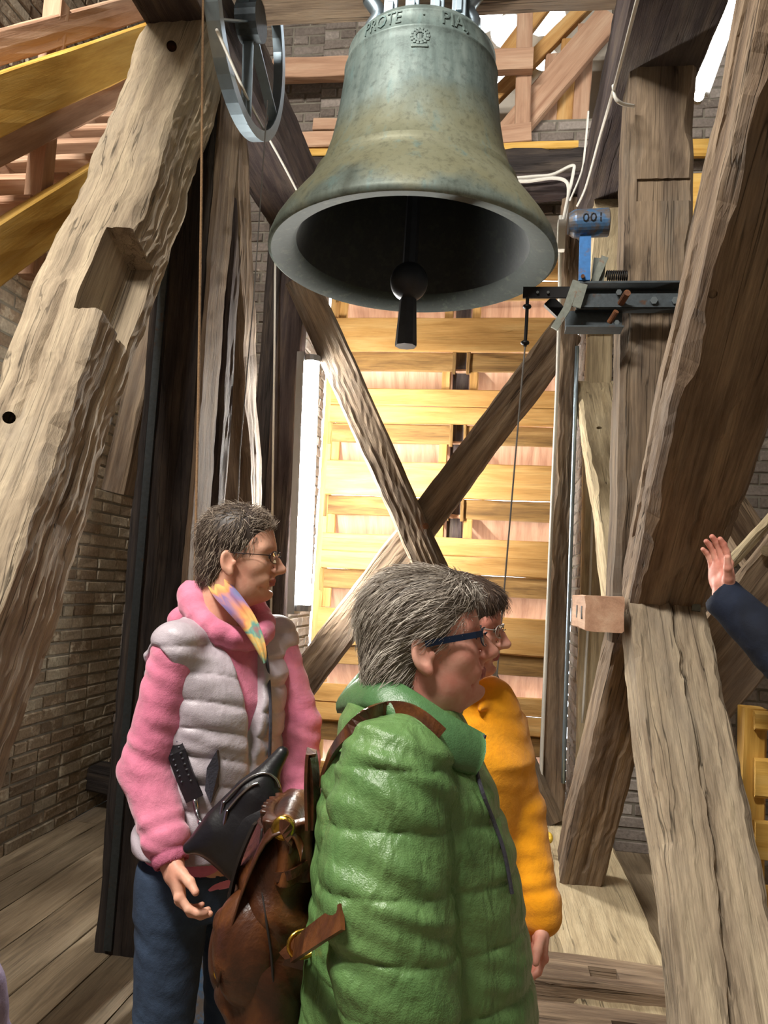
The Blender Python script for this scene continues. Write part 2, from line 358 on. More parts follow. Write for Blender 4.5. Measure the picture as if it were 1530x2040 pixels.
# ------------------------------------------------------------------ louvred opening
win = thing('window_1', None, None, ((WX0+WX1)/2, YB+0.6, 0)); tag(win, kind='structure')
YL = YB+0.58; LX0, LX1 = WX0+0.03, WX1-0.02; xm = P(912, 880, YL+0.05).x
for sx in (LX0+0.035, LX1-0.035): beam('frame_post', (sx, YL+0.07, WZ0), (sx, YL+0.07, WZ1), 0.07, 0.12, XV, PINE, win, sx*9, 0.003, 0.003, 0.2, 3, 0.004)
beam('mullion', (xm, YL+0.14, WZ0), (xm, YL+0.14, WZ1), 0.12, 0.12, XV, DARK2, win, 5, 0.004, 0.003, 0.2, 3, 0.004)
ztop = P(800, 633, YL).z
for k in range(-1, 7):
    z = ztop-0.574*k
    za, zb_, zc = z, z-0.275, z-0.425
    if k % 2 == 0:
        beam('louvre_board', (LX0+0.05, YL, za-0.14), (LX1, YL, za-0.137), 0.27, 0.035, ZV, LOUV, win, k+20, 0.004, 0.003, 0.15, 3, 0.004)
    else:
        beam('louvre_board', (LX0+0.05, YL, za-0.068), (LX1, YL, za-0.068), 0.134, 0.035, ZV, LOUV, win, k+20, 0.003, 0.003, 0.15, 3, 0.004)
        beam('louvre_board', (LX0+0.05, YL+0.004, za-0.206), (LX1, YL, za-0.206), 0.134, 0.035, ZV, LOUV, win, k+40, 0.003, 0.003, 0.15, 3, 0.004)
    for (a, b) in ((LX0+0.04, xm-0.04), (xm+0.045, LX1)):
        beam('lower_board', (a, YL+0.035, zb_-0.075), (b, YL+0.035, zb_-0.075), 0.15, 0.03, ZV, LOUVD, win, k*3+a, 0.004, 0.004, 0.15, 3, 0.004)
        for ex in (a+0.012, b-0.012):
            if ex < LX1-0.1: beam('end_batten', (ex, YL+0.012, zb_-0.17), (ex, YL+0.012, zb_-0.0), 0.024, 0.03, XV, LOUVD, win, k+ex, 0.002, 0.002, 0.1, 2, 0.003)
        for ex in (a+0.06, b-0.07):
            if ex < LX1-0.1: beam('cleat', (ex, YL+0.05, zc-0.145), (ex, YL+0.05, zc+0.0), 0.065, 0.05, XV, LOUV, win, k+ex*3, 0.002, 0.002, 0.1, 2, 0.004)
    beam('slat', ((LX0+LX1)/2, YL+0.075, zc+0.03), ((LX0+LX1)/2, YL+0.46, zc-0.33), LX1-LX0, 0.025, XV, PINEP, win, k+70, 0.003, 0.002, 0.1, 3, 0.004)
# ------------------------------------------------------------------ upper tracery with round lights, timber grille
win2 = thing('window_2', None, None, ((OX0+OX1)/2, YB+0.5, OZ0)); tag(win2, kind='structure')
tr = MB().box(((OX0+OX1)/2, YB+0.5, (OZ0+OZ1)/2), (OX1-OX0+0.02, 0.14, OZ1-OZ0+0.02)).build('tracery', STONE, win2)
cutters = [cutcyl((cx, YB+0.3, cz), (cx, YB+0.7, cz), rr) for cx, cz, rr in
           [tuple(P(px, py, YB+0.5)[i] for i in (0, 2))+(r,) for px, py, r in ((945, 30, 0.24), (1015, 75, 0.15), (1082, 45, 0.17), (985, 160, 0.13), (1085, 130, 0.10))]]
apply_cuts(tr, cutters)
gr = thing('timber_grille', 'pinkish pine lattice of posts, rails and braces behind the bell, before the round lights', 'timber frame', (0, YB-0.1, 4.6))
yg = YB-0.12
def pb(name, a, b, w, h, mat, par, sd, Y0=yg, Y1=None, **kw):
    return beam(name, P(a[0], a[1], Y0), P(b[0], b[1], Y1 or Y0), w, h, Vector((0, 0.02, 1)) if abs(a[0]-b[0]) > abs(a[1]-b[1])*0.6 else XV, mat, par, sd, **{**dict(wob=0.003, chip=0.003, seg=0.12, n=3, bev=0.005), **kw})
pb('upright', (1046, 20), (1040, 300), 0.105, 0.09, PINEP, gr, 1)
pb('rail', (545, 143), (1062, 122), 0.155, 0.08, PINEP, gr, 2, yg-0.085)
pb('rail', (560, 284), (700, 281), 0.115, 0.08, PINEP, gr, 3, yg-0.085)
pb('rail', (980, 275), (1058, 268), 0.14, 0.08, PINEP, gr, 4, yg-0.085)
pb('brace', (1010, 275), (1215, 32), 0.20, 0.07, PINEP, gr, 5, yg+0.08)
pb('brace', (985, 195), (1195, -15), 0.10, 0.07, PINE, gr, 6, yg+0.16)
pb('brace', (1000, 120), (1095, -5), 0.12, 0.06, PINE, gr, 7, yg+0.22)
for i_, (qx, qm) in enumerate(((1095, PINEP), (1127, PINE), (1160, PINEP))): pb('upright', (qx+8, 110+i_*-30), (qx-8, 300), 0.115, 0.04, qm, gr, 8+i_, yg+0.17)
pb('rail', (625, 250), (690, 250), 0.09, 0.05, PINEP, gr, 9, yg+0.0)
pb('sill_board', (560, 318), (1150, 300), 0.055, 0.16, PINEY, gr, 10, yg-0.05)
pb('sill_board', (560, 330), (720, 330), 0.10, 0.05, PINE, gr, 11, yg+0.05)
# ------------------------------------------------------------------ left truss of the bell frame
LXa, LXb = -1.64, -1.36
lt = thing('bell_frame_truss', 'left oak truss of the bell frame, with big notched raking strut and black post', 'timber truss', (-1.5, 3.3, 0))
ZHL = 4.05
o = beam('raking_strut', (-1.505, 1.49, -0.02), (-1.505, 3.19, ZHL+0.03), 0.30, 0.30, XV, OAK, lt, 2, 0.024, 0.02, 0.035, 16, 0.010, 0.98, 0.0022,
         grooves=((3, [(0.3, 0.35), (0.62, 0.45)], 0.012, 0.02), (0, [(0.32, 0.35), (0.7, 0.55)], 0.01, 0.02)))
dS = (Vector((0, 3.19, ZHL))-Vector((0, 1.49, 0))).normalized()
c0 = Vector((-1.36, 2.52, 2.64))
apply_cuts(o, [cutbox(c0, (0.40, 0.20, 0.26), frame(dS, XV)),
               cutcyl(P(342, 92, 2.5), P(342, 92, 3.06), 0.022), cutcyl(P(18, 832, 1.8), P(18, 832, 2.3), 0.02)])
MB().tube([P(342, 92, 3.0), P(342, 92, 3.05)], 0.02, 10).build('bolt', RUST, lt)
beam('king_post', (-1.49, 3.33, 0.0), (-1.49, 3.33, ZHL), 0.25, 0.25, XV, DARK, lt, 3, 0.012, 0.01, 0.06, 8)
MB().strip([(-1.55, 3.195, 0.02), (-1.545, 3.19, 3.9)], XV, 0.035, 0.012).build('iron_strap', STEEL, lt)
beam('post_lit_side', (-1.355, 3.34, 0.03), (-1.355, 3.34, ZHL), 0.03, 0.22, XV, OAKR, lt, 33, 0.008, 0.008, 0.05, 6, 0.004)  # lighter board added to paint in the dark post's lamplit side
beam('raking_strut', (-1.5, 5.0, 0.1), (-1.5, 3.5, ZHL+0.02), 0.22, 0.22, XV, OAKR, lt, 4, 0.035, 0.02, 0.06, 8)
beam('inner_post', (-1.46, 3.78, 0.0), (-1.46, 3.62, ZHL), 0.16, 0.14, XV, DARK2, lt, 5, 0.012, 0.01, 0.08, 5)
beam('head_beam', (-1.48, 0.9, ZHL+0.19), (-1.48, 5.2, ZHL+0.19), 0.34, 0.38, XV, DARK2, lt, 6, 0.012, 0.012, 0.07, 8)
beam('side_brace', (-1.9, 3.6, 2.0), (-1.62, 3.5, 3.35), 0.12, 0.16, XV, OAKR, lt, 8, 0.01, 0.01, 0.08, 5)
# ------------------------------------------------------------------ right truss
RXa, RXb = 0.49, 0.77; ZHR = 3.88; xc = 0.63
rt_ = thing('bell_frame_truss', 'right old oak truss of the bell frame with struts crossing at its post', 'timber truss', (xc, 3.3, 0))
o = beam('post', (xc-0.01, 3.36, 1.42), (xc, 3.36, ZHR+0.01), 0.28, 0.26, XV, OAKG, rt_, 12, 0.012, 0.016, 0.05, 10, 0.02, grooves=((3, [(0.1, 0.12), (0.7, 0.15)], 0.014, 0.02),))
apply_cuts(o, [cutbox((xc+0.05, 3.21, 3.33), (0.3, 0.06, 0.10))])
nd = Vector((xc+0.015, 3.10, 1.60))
o = beam('upper_strut', nd+Vector((0, 0.10, 0.0)), Vector((xc+0.03, 0.95, 3.58)), 0.28, 0.27, XV, OAKR, rt_, 13, 0.012, 0.02, 0.04, 14, 0.02, 1.04, 0.0018,
         grooves=((2, [(0.1, 0.3), (0.9, 0.5)], 0.018, 0.03), (3, [(0.02, 0.5), (0.35, 0.62)], 0.012, 0.02), (0, [(0.0, 0.5), (0.3, 0.6)], 0.012, 0.02), (1, [(0.0, 0.5), (0.3, 0.6)], 0.012, 0.02)))
h0 = P(1445, 641, 1.95)
apply_cuts(o, [cutcyl(h0+Vector((0, -0.3, -0.3)), h0+Vector((0, 0.12, 0.12)), 0.012)])
o = beam('lower_strut', nd+Vector((0.0, 0.03, -0.06)), Vector((xc+0.02, 1.86, 0.02)), 0.27, 0.22, XV, OAK, rt_, 14, 0.016, 0.02, 0.03, 34, 0.012, 1.08, 0.002,
         grooves=((3, [(0.0, 0.55), (0.25, 0.6), (0.5, 0.55), (0.72, 0.42), (1.0, 0.38)], 0.008, 0.03), (1, [(0.0, 0.45), (0.25, 0.40), (0.5, 0.45), (0.72, 0.58), (1.0, 0.62)], 0.008, 0.03)))
beam('lower_strut', (xc-0.04, 3.30, 1.54), (xc-0.17, 4.03, 0.27), 0.20, 0.24, XV, OAKR, rt_, 15, 0.012, 0.012, 0.05, 12, 0.012, 1.0, 0.002, grooves=((0, [(0.1, 0.3), (0.9, 0.5)], 0.012, 0.02), (1, [(0.1, 0.3), (0.9, 0.5)], 0.012, 0.02), (3, [(0.1, 0.3), (0.9, 0.5)], 0.012, 0.02)))
o = beam('upper_strut', (xc-0.01, 3.42, 1.48), (xc-0.02, 5.12, 2.95), 0.26, 0.16, XV, OAKP, rt_, 16, 0.012, 0.01, 0.05, 12, 0.012, 1.0, 0.002, grooves=((1, [(0.3, 0.6), (0.95, 0.35)], 0.009, 0.02), (3, [(0.3, 0.4), (0.95, 0.6)], 0.009, 0.02)))
h1 = P(1206, 785, 4.35)
apply_cuts(o, [cutcyl(h1+Vector((0, -0.5, 0.3)), h1+Vector((0, 0.5, -0.3)), 0.016)])
beam('head_beam', (xc-0.02, 0.6, ZHR+0.18), (xc-0.02, 5.2, ZHR+0.18), 0.36, 0.36, XV, DARK2, rt_, 17, 0.012, 0.014, 0.06, 9)
beam('corbel', (xc-0.0, 5.0, ZHR-0.45), (xc-0.02, 4.35, ZHR), 0.26, 0.2, XV, OAKP, rt_, 18, 0.012, 0.012, 0.05, 6)
q0, q1 = P(1166, 1186, 2.93), P(1243, 1262, 2.93)
bk = beam('block', ((q0.x+q1.x)/2, 2.93, (q0.z+q1.z)/2), ((q0.x+q1.x)/2, 3.42, (q0.z+q1.z)/2), q1.x-q0.x, q0.z-q1.z, XV, PINEP, rt_, 19, 0.003, 0.003, 0.05, 4, 0.004)
for yy in (3.03, 3.2): MB().box((q0.x, yy, (q0.z+q1.z)/2), (0.006, 0.03, 0.05), None, 0.002).build('peg_slot', BLACKM, bk)
beam('sill_beam', (xc-0.12, 2.35, 0.115), (xc-0.12, 5.2, 0.115), 0.40, 0.23, XV, OAKP, rt_, 20, 0.014, 0.012, 0.08, 7)
beam('foot_block', (xc+0.02, 1.72, -0.0), (xc+0.02, 2.12, -0.0), 0.34, 0.05, XV, OAKR, rt_, 21, 0.006, 0.006, 0.08, 5)
MB().strip([P(1392, 1140, 3.02), P(1388, 1190, 3.02), P(1386, 1218, 3.0)], XV, 0.03, 0.012).build('iron_strap', STEELG, rt_)
# ------------------------------------------------------------------ cross sills lying on the floor
for (pya, pyb, Yc, sd, lab) in ((1900, 1915, 2.98, 1, 'farther of two low oak cross beams on the floor, near the yellow jacket'), (1975, 2000, 2.62, 2, 'nearer of two low oak cross beams on the floor, beside the right strut foot')):
    o = beam('cross_beam', (-0.25, Yc, 0.14), (xc+0.1, Yc, 0.14), 0.22, 0.28, YV, OAKR, None, 50+sd, 0.01, 0.012, 0.07, 7)
    tag(o, lab, 'beam', 'cross beams on the floor')
    apply_cuts(o, [cutbox((0.40+0.03*sd, Yc-0.02, 0.28), (0.10, 0.08, 0.08))])
# ------------------------------------------------------------------ rear braced portal
rp = thing('bell_frame_portal', 'rear old oak portal with X brace in front of the louvres', 'timber frame', (-0.5, 5.0, 0))
YR = 5.0
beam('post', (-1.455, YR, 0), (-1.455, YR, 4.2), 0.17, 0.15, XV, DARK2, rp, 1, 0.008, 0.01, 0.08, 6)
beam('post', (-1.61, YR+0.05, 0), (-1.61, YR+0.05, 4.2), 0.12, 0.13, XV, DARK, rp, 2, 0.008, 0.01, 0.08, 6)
beam('post', (0.40, YR, 0.26), (0.405, YR, 4.2), 0.125, 0.15, XV, OAKR, rp, 3, 0.012, 0.016, 0.05, 7)
beam('post', (0.62, YR+0.1, 0.26), (0.62, YR+0.1, 3.9), 0.16, 0.10, XV, OAKP, rp, 4, 0.006, 0.006, 0.08, 5)
beam('cross_brace', P(595, 560, YR-0.06)+Vector((0.02, 0, 0)), P(1090, 1640, YR-0.06), 0.205, 0.13, ZV, OAKG, rp, 5, 0.008, 0.012, 0.05, 10)
beam('cross_brace', P(1130, 660, YR+0.03), P(560, 1415, YR+0.03), 0.22, 0.13, ZV, OAKR, rp, 6, 0.01, 0.016, 0.05, 10)
MB().tube([P(848, 1048, YR-0.19), P(848, 1048, YR-0.05)], 0.022, 6).build('bolt', RUST, rp)
beam('head_beam', (-1.75, YR, 4.31), (0.8, YR, 4.30), 0.14, 0.16, ZV, DARK2, rp, 7, 0.018, 0.03, 0.06, 8)
beam('head_beam', (-1.75, YR+0.02, 4.47), (0.8, YR+0.02, 4.46), 0.18, 0.18, ZV, DARK, rp, 8, 0.018, 0.04, 0.06, 8)
beam('sill_beam', (-1.6, YR, 0.12), (0.35, YR, 0.12), 0.22, 0.24, YV, OAKR, rp, 9, 0.01, 0.01, 0.08, 6)
# ------------------------------------------------------------------ timbers at the right behind the struts
o = beam('diagonal_brace', P(1560, 1005, 4.3), P(1385, 1200, 4.3), 0.05, 0.10, ZV, OAKP, None, 61, 0.008, 0.02, 0.05, 5); tag(o, 'pale split edge of a slanting brace behind the raised hand', 'beam')
o = beam('diagonal_brace', P(1600, 1110, 4.42), P(1370, 1400, 4.42), 0.42, 0.10, ZV, OAKR, None, 62, 0.008, 0.012, 0.06, 7); tag(o, 'broad brown slanting plank behind the raised hand, with a peg in it', 'beam')
MB().tube([P(1527, 1097, 4.28), P(1527, 1097, 4.4)], 0.03, 8).build('peg', OAKP, o)
o = beam('diagonal_brace', P(1400, 930, 4.6), P(1560, 1190, 4.6), 0.20, 0.12, ZV, OAKR, None, 63, 0.008, 0.012, 0.06, 6); tag(o, 'brown brace rising to the left behind the raised hand', 'beam')
o = beam('rail_plank', P(1200, 300, 5.12), P(1560, 293, 5.12), 0.12, 0.06, ZV, PINEY, None, 64, 0.003, 0.003, 0.1, 3); tag(o, 'yellow pine plank on the back wall right of the oak post', 'plank')
o = beam('rail_plank', P(1200, 400, 5.15), P(1560, 380, 5.15), 0.30, 0.05, ZV, PINEY, None, 65, 0.003, 0.003, 0.1, 3); tag(o, 'wide lower yellow pine board on the back wall right of the oak post', 'plank')
# ------------------------------------------------------------------ staircase along the left wall
st = thing('staircase', 'yellow pine staircase flight with board handrails rising along the left brick wall', 'staircase', (-2.3, 3.0, 0))
def slope(name, x, off, w, t, mat, sd, y0=1.2, y1=4.9): return beam(name, (x, y0, y0*0.97+off), (x, y1, y1*0.97+off), w, t, Vector((0, -0.7, 0.7)), mat, st, sd, 0.003, 0.003, 0.2, 4, 0.005)
slope('stringer', -2.0, 0.24, 0.20, 0.06, PINEY, 1)
slope('stringer', -2.58, 0.24, 0.20, 0.06, PINEP, 2)
slope('hand_rail', -2.0, 0.89, 0.20, 0.045, PINEY, 3)
slope('hand_rail', -2.07, 0.68, 0.11, 0.12, PINEP, 4)
slope('hand_rail', -2.07, 1.12, 0.12, 0.05, PINEP, 5)
for i in range(14):
    y = 1.5+i*0.25
    beam('tread', (-2.55, y, y*0.97+0.26), (-2.03, y, y*0.97+0.26), 0.24, 0.035, YV, PINEP, st, i+9, 0.002, 0.002, 0.2, 3, 0.004)
for y in (3.02, 4.3):
    beam('newel', (-2.09, y, y*0.97-0.05), (-2.09, y, y*0.97+1.25), 0.09, 0.08, XV, PINEP, st, y, 0.002, 0.002, 0.2, 3, 0.005)
bd = thing('board_partition', 'horizontal yellow boards low behind the big left strut', 'partition', (-2.3, 4.0, 2.5))
for i in range(5):
    z = P(50, 545+i*36, 4.0).z
    beam('board', (-2.63, 4.0+0.03*(i % 2), z), (-1.75, 4.0+0.03*(i % 2), z), 0.082, 0.03, ZV, PINEY if i % 2 else PINE, bd, i, 0.003, 0.003, 0.15, 3, 0.004)
for sx in (-1.8,): beam('post', (sx, 4.06, 0), (sx, 4.06, 3.2), 0.08, 0.07, XV, PINE, bd, sx, 0.002, 0.002, 0.2, 3, 0.004)
o = beam('wall_stub_beam', (XL, 5.03, 0.22), (-2.1, 5.05, 0.16), 0.16, 0.2, ZV, DARK, None, 77, 0.01, 0.012, 0.06, 5); tag(o, 'short dark timber stub low in the left back corner', 'beam')
# pine railing at the right edge
ra = thing('railing', 'yellow pine slatted railing at the right edge behind the oak strut', 'railing', (1.15, 2.9, 0))
Yr = 2.95
beam('post', (P(1490, 1420, Yr).x, Yr, 0), (P(1487, 1410, Yr).x+0.02, Yr, P(1490, 1408, Yr).z), 0.075, 0.09, XV, PINEY, ra, 1, 0.002, 0.002, 0.15, 3, 0.008)
for i, py in enumerate((1435, 1548, 1672, 1800)):
    z = P(1515, py, Yr-0.05).z; hgt = (0.06, 0.13, 0.13, 0.13)[i]
    beam('slat', (P(1500, py, Yr-0.05).x, Yr-0.06, z), (1.9, Yr-0.06, z), hgt, 0.03, ZV, PINEY, ra, i+2, 0.002, 0.002, 0.15, 3, 0.006)
beam('post', (1.85, Yr, 0), (1.85, Yr, P(1490, 1408, Yr).z), 0.075, 0.09, XV, PINEY, ra, 9, 0.002, 0.002, 0.15, 3, 0.008)
# ------------------------------------------------------------------ bell
m, t, b = nt('bronze_patina'); v = objcoord(t, False)
sep = t.nodes.new('ShaderNodeSeparateXYZ'); t.links.new(v, sep.inputs[0])
n1 = noi(t, v, 3.2, 6, 0.6); n2 = noi(t, mapped(t, v, (14, 14, 2.2)), 1.0, 5, 0.65); n3 = noi(t, v, 34, 5, 0.7)
c = ramp(t, math_(t, 'ADD', math_(t, 'MULTIPLY', n1, 0.55), math_(t, 'MULTIPLY', n2, 0.45)), [(0.34, '#475350'), (0.5, '#6a7975'), (0.64, '#8b9892')])
zf = ramp(t, math_(t, 'ADD', sep.outputs[2], math_(t, 'MULTIPLY', math_(t, 'SUBTRACT', n1, 0.5), 0.5)), [(0.02, 0.15), (0.12, 0.8), (0.42, 0.7), (0.66, 0.0)])
c = mixc(t, c, lin('#8a8768'), zf)
c = mixc(t, c, lin('#5f8283'), ramp(t, n2, [(0.58, 0.0), (0.7, 0.55)]))
c = mixc(t, c, ramp(t, n3, [(0.32, 0.55), (0.5, 1.0)]), 0.8, 'MULTIPLY')
t.links.new(c, b.inputs['Base Color']); b.inputs['Roughness'].default_value = 0.55; b.inputs['Metallic'].default_value = 0.25
bump(t, b, math_(t, 'ADD', n3, math_(t, 'MULTIPLY', n2, 0.6)), 0.12, 0.01); BRONZE = m
YBL = 3.25
bc = P(820, 523, YBL); Rb = 0.632; k_ = Rb/0.66
bell = thing('bell', 'large bronze church bell with green patina hanging mouth down', 'bell', (bc.x, bc.y, bc.z))
op = [(0.645, 0.0), (0.66, 0.012), (0.658, 0.04), (0.64, 0.10), (0.605, 0.17), (0.56, 0.245), (0.51, 0.325), (0.478, 0.385), (0.481, 0.395), (0.472, 0.405), (0.475, 0.415), (0.463, 0.425), (0.435, 0.50), (0.405, 0.62), (0.385, 0.75), (0.372, 0.88), (0.362, 1.0), (0.357, 1.06), (0.362, 1.065), (0.357, 1.07), (0.350, 1.12), (0.344, 1.16), (0.348, 1.165), (0.340, 1.172), (0.315, 1.215), (0.27, 1.245), (0.20, 1.262), (0.12, 1.27), (0.0, 1.272)]
ip = [(0.0, 1.20), (0.20, 1.18), (0.30, 1.10), (0.325, 0.9), (0.345, 0.7), (0.385, 0.5), (0.44, 0.33), (0.50, 0.17), (0.535, 0.07), (0.56, 0.03)]
KZ = 0.845
outer = [(max(r*k_, 1e-4), z*k_*KZ) for r, z in op]
lipb = [(r*k_, z*k_*KZ) for r, z in [(0.535, 0.07), (0.56, 0.03), (0.645, 0.0)]]
BRLIP = rusty('bronze_lip', '#2a3530', '#434a40', 0.55, 0.85, 0.0)
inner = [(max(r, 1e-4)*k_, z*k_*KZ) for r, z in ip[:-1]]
BRONZE_SHADE = rusty('bronze_inside_shaded', '#23292b', '#2e3430', 0.5, 0.6, 0.3)  # shade inside the bell painted in as a darker bronze
MB().lathe(outer, 128, None, False).build('shell', BRONZE, bell, True, Matrix.Translation(bc))
MB().lathe(lipb, 128, None, False).build('lip', BRLIP, bell, True, Matrix.Translation(bc))
MB().lathe(inner, 128, None, False).build('inside', BRONZE_SHADE, bell, True, Matrix.Translation(bc))
def rz_out(z):
    pts = [(zz*k_*KZ, r*k_) for r, zz in op]
    for (z0, ra), (z1, rb) in zip(pts[:-1], pts[1:]):
        if z0 <= z <= z1 and z1 > z0: return ra+(rb-ra)*(z-z0)/(z1-z0)
    return pts[-1][1]
th0 = math.atan2(0-bc.y, 0-bc.x)                       # bearing of the viewer from the bell
def text_mesh(s, size, ext):
    cu = bpy.data.curves.new('t', 'FONT'); cu.body = s; cu.size = size; cu.extrude = ext; cu.resolution_u = 2
    o = bpy.data.objects.new('t', cu); COL.objects.link(o); bpy.context.view_layer.update()
    me = bpy.data.meshes.new_from_object(o.evaluated_get(bpy.context.evaluated_depsgraph_get()))
    vs = [v.co.copy() for v in me.vertices]; fs = [list(p.vertices) for p in me.polygons]
    bpy.data.objects.remove(o, do_unlink=True); return vs, fs
def bell_text(s, a0, a1, z0, hgt):
    vs, fs = text_mesh(s, 0.1, 0.03)
    x0 = min(q.x for q in vs); x1 = max(q.x for q in vs); y1 = max(q.y for q in vs)
    out = []
    for q in vs:
        a = th0+math.radians(a0+(a1-a0)*(q.x-x0)/(x1-x0)); z = z0+hgt*q.y/y1; r = rz_out(z)-0.001+(0.006 if q.z > 0 else 0)
        out.append(Vector((r*math.cos(a), r*math.sin(a), z))+bc)
    return mesh_obj('lettering', out, fs, BRONZE, bell)
zt = 1.085*k_*KZ
bell_text('PROTE', -46, -16, zt, 0.062); bell_text('.', -1, 0.5, zt+0.03, 0.01); bell_text('PIA,', 13, 33, zt, 0.062)
em = MB()
for rr_, aa in ((0.034, 0), (0.022, 0.4)):
    for k in range(14):
        a = 2*math.pi*k/14+aa; th = th0+(rr_*math.cos(a))/(0.36*k_)+math.radians(-2); z = zt-0.07+rr_*math.sin(a); r = rz_out(z)
        em.box((r*math.cos(th)+bc.x, r*math.sin(th)+bc.y, z+bc.z), (0.010, 0.012, 0.012), Matrix.Rotation(th, 3, 'Z'), 0.002)
th = th0-math.radians(2); em.box((rz_out(zt-0.07)*math.cos(th)+bc.x, rz_out(zt-0.07)*math.sin(th)+bc.y, zt-0.075+bc.z), (0.014, 0.022, 0.03), Matrix.Rotation(th, 3, 'Z'), 0.006)
em.box((rz_out(zt-0.115)*math.cos(th)+bc.x, rz_out(zt-0.115)*math.sin(th)+bc.y, zt-0.117+bc.z), (0.010, 0.07, 0.012), Matrix.Rotation(th, 3, 'Z'), 0.003)
em.build('emblem', BRONZE, bell)
# clapper
cb = P(815, 562, YBL)
zh_ = bc.z+1.2*k_*KZ
cl = thing('clapper', 'dark iron clapper with ball and octagonal tail hanging in the bell mouth', 'clapper', (cb.x, cb.y, cb.z))
CI = plain('clapper_iron', '#34363c', 0.45, 0.5, 0.3, 25, 0.08)
tb = P(810, 690, YBL)
ax = (Vector((bc.x, bc.y, bc.z+1.1))-tb).normalized(); Rm = frame(ax, XV); Mq = Matrix.Translation(cb) @ Matrix((Rm.col[1], Rm.col[2], Rm.col[0])).transposed().to_4x4()
Lb = (tb-cb).length
MB().lathe([(1e-4, -0.083)]+[(0.083*math.cos(a), 0.083*math.sin(a)*1.05) for a in np.linspace(-1.35, 1.35, 16)]+[(1e-4, 0.083)], 28).build('ball', CI, cl, True, Mq)
MB().lathe([(0.047, -Lb), (0.048, -Lb+0.01), (0.036, -0.07)], 8).build('tail', CI, cl, False, Mq)
MB().lathe([(0.034, 0.06), (0.03, 0.4), (0.04, zh_-cb.z)], 8).build('shaft', CI, cl, False, Mq)
# headstock with crown straps
zh = bc.z+1.272*k_*KZ
hs = thing('headstock', 'timber and steel headstock above the bell, with a galvanised wheel at its left end', 'headstock', (bc.x, YBL, zh+0.1))
zl_, zr_ = P(620, 48, YBL+0.10).z+0.08, P(1080, 28, YBL+0.10).z+0.08
beam('timber', (-1.34, YBL-0.03, zl_), (0.46, YBL-0.03, zr_), 0.16, 0.26, ZV, OAKR, hs, 3, 0.004, 0.004, 0.1, 4, 0.006)
MB().box((-0.93, YBL-0.17, zl_+0.03), (0.66, 0.012, 0.10), None, 0.003).box((-0.93, YBL-0.13, zl_-0.02), (0.66, 0.06, 0.012), None, 0.003).build('steel_plate', STEEL, hs)
MB().box((0.12, YBL-0.17, zr_+0.04), (0.62, 0.012, 0.10), None, 0.003).box((0.12, YBL-0.13, zr_-0.01), (0.62, 0.06, 0.012), None, 0.003).build('steel_plate', STEEL, hs)
for bx in (-1.12, -0.78, 0.32):
    z_ = zl_-0.08
    MB().tube([(bx, YBL-0.13, z_-0.03), (bx, YBL-0.13, z_+0.01)], 0.018, 6).tube([(bx, YBL-0.13, z_-0.045), (bx, YBL-0.13, z_-0.02)], 0.009, 8).build('bolt', GALV, hs)
for sx in (-0.15, -0.055, 0.055, 0.15):
    mbk = MB().box((bc.x+0.02+sx, YBL-0.14, zh+0.12), (0.062, 0.02, 0.30), None, 0.004)
    mbk.box((bc.x+0.02+sx, YBL-0.155, zh+0.06), (0.028, 0.02, 0.06), None, 0.003); mbk.build('crown_strap', GALV, hs)
for s in (-1, 1):
    MB().tube(smoothpath([(bc.x+s*0.16, YBL-0.05, zh-0.04), (bc.x+s*0.23, YBL-0.05, zh+0.04), (bc.x+s*0.20, YBL-0.05, zh+0.12), (bc.x+s*0.25, YBL-0.05, zh+0.2)], 5), 0.035, 10).build('crown_loop', GALV, hs, True)
# bell wheel
xw, yw, zw, rw = -1.235, 3.2, 4.18, 0.50
ring = [Vector((xw, yw+rw*math.sin(a), zw-rw*math.cos(a))) for a in np.linspace(0, 2*math.pi, 49)]
wh = MB().strip(ring, XV, 0.06, 0.008).build('wheel_rim', GALV, hs); tag(wh, 'galvanised flat steel bell wheel')
MB().strip([p+Vector((0.028, 0, 0)) for p in [Vector((xw, yw+(rw-0.02)*math.sin(a), zw-(rw-0.02)*math.cos(a))) for a in np.linspace(0, 2*math.pi, 49)]], XV, 0.006, 0.05).build('flange', GALV, wh)
for k in range(6):
    a = k*math.pi/3+0.12
    MB().strip([(xw, yw, zw), (xw, yw+rw*math.sin(a), zw-rw*math.cos(a))], (1, 0, 0), 0.05, 0.008).build('spoke', GALV, wh)
MB().tube([(xw-0.04, yw, zw), (xw+0.06, yw, zw)], 0.09, 20).build('hub', STEEL, wh)
# ------------------------------------------------------------------ hammer with bracket on the right post
YH = 3.12
HBLUE = rusty('blue_paint_worn', '#4a7098', '#6b6460', 0.44, 0.45, 0.4)
ham = thing('bell_hammer', 'blue steel clock hammer on a lever beside the bell lip', 'hammer', P(1170, 450, YH))
ha, hb = P(1132, 447, YH), P(1213, 443, YH); ax = (hb-ha).normalized(); Rm = frame(ax, ZV); Mh = Matrix.Translation(ha) @ Matrix((Rm.col[1], Rm.col[2], Rm.col[0])).transposed().to_4x4(); Lh = (hb-ha).length
MB().lathe([(1e-4, 0.0), (0.042, 0.0), (0.055, 0.022), (0.057, 0.03), (0.057, Lh-0.004), (0.053, Lh), (1e-4, Lh)], 28).build('head', HBLUE, ham, False, Mh)
vs, fs = text_mesh('100', 0.05, 0.004)
x0 = min(q.x for q in vs); x1 = max(q.x for q in vs)
out = []
for q in vs:
    u = Lh*0.78-(q.x-x0)/(x1-x0)*0.075; a = math.radians(-2)-(q.y-0.018)/0.057; r = 0.0565+(0.003 if q.z > 0 else 0)
    out.append(ha+ax*u+(-YV*math.cos(a)-ZV*math.sin(a)*-1.0)*r*1.0)
mesh_obj('lettering', out, fs, BLACKM, ham)
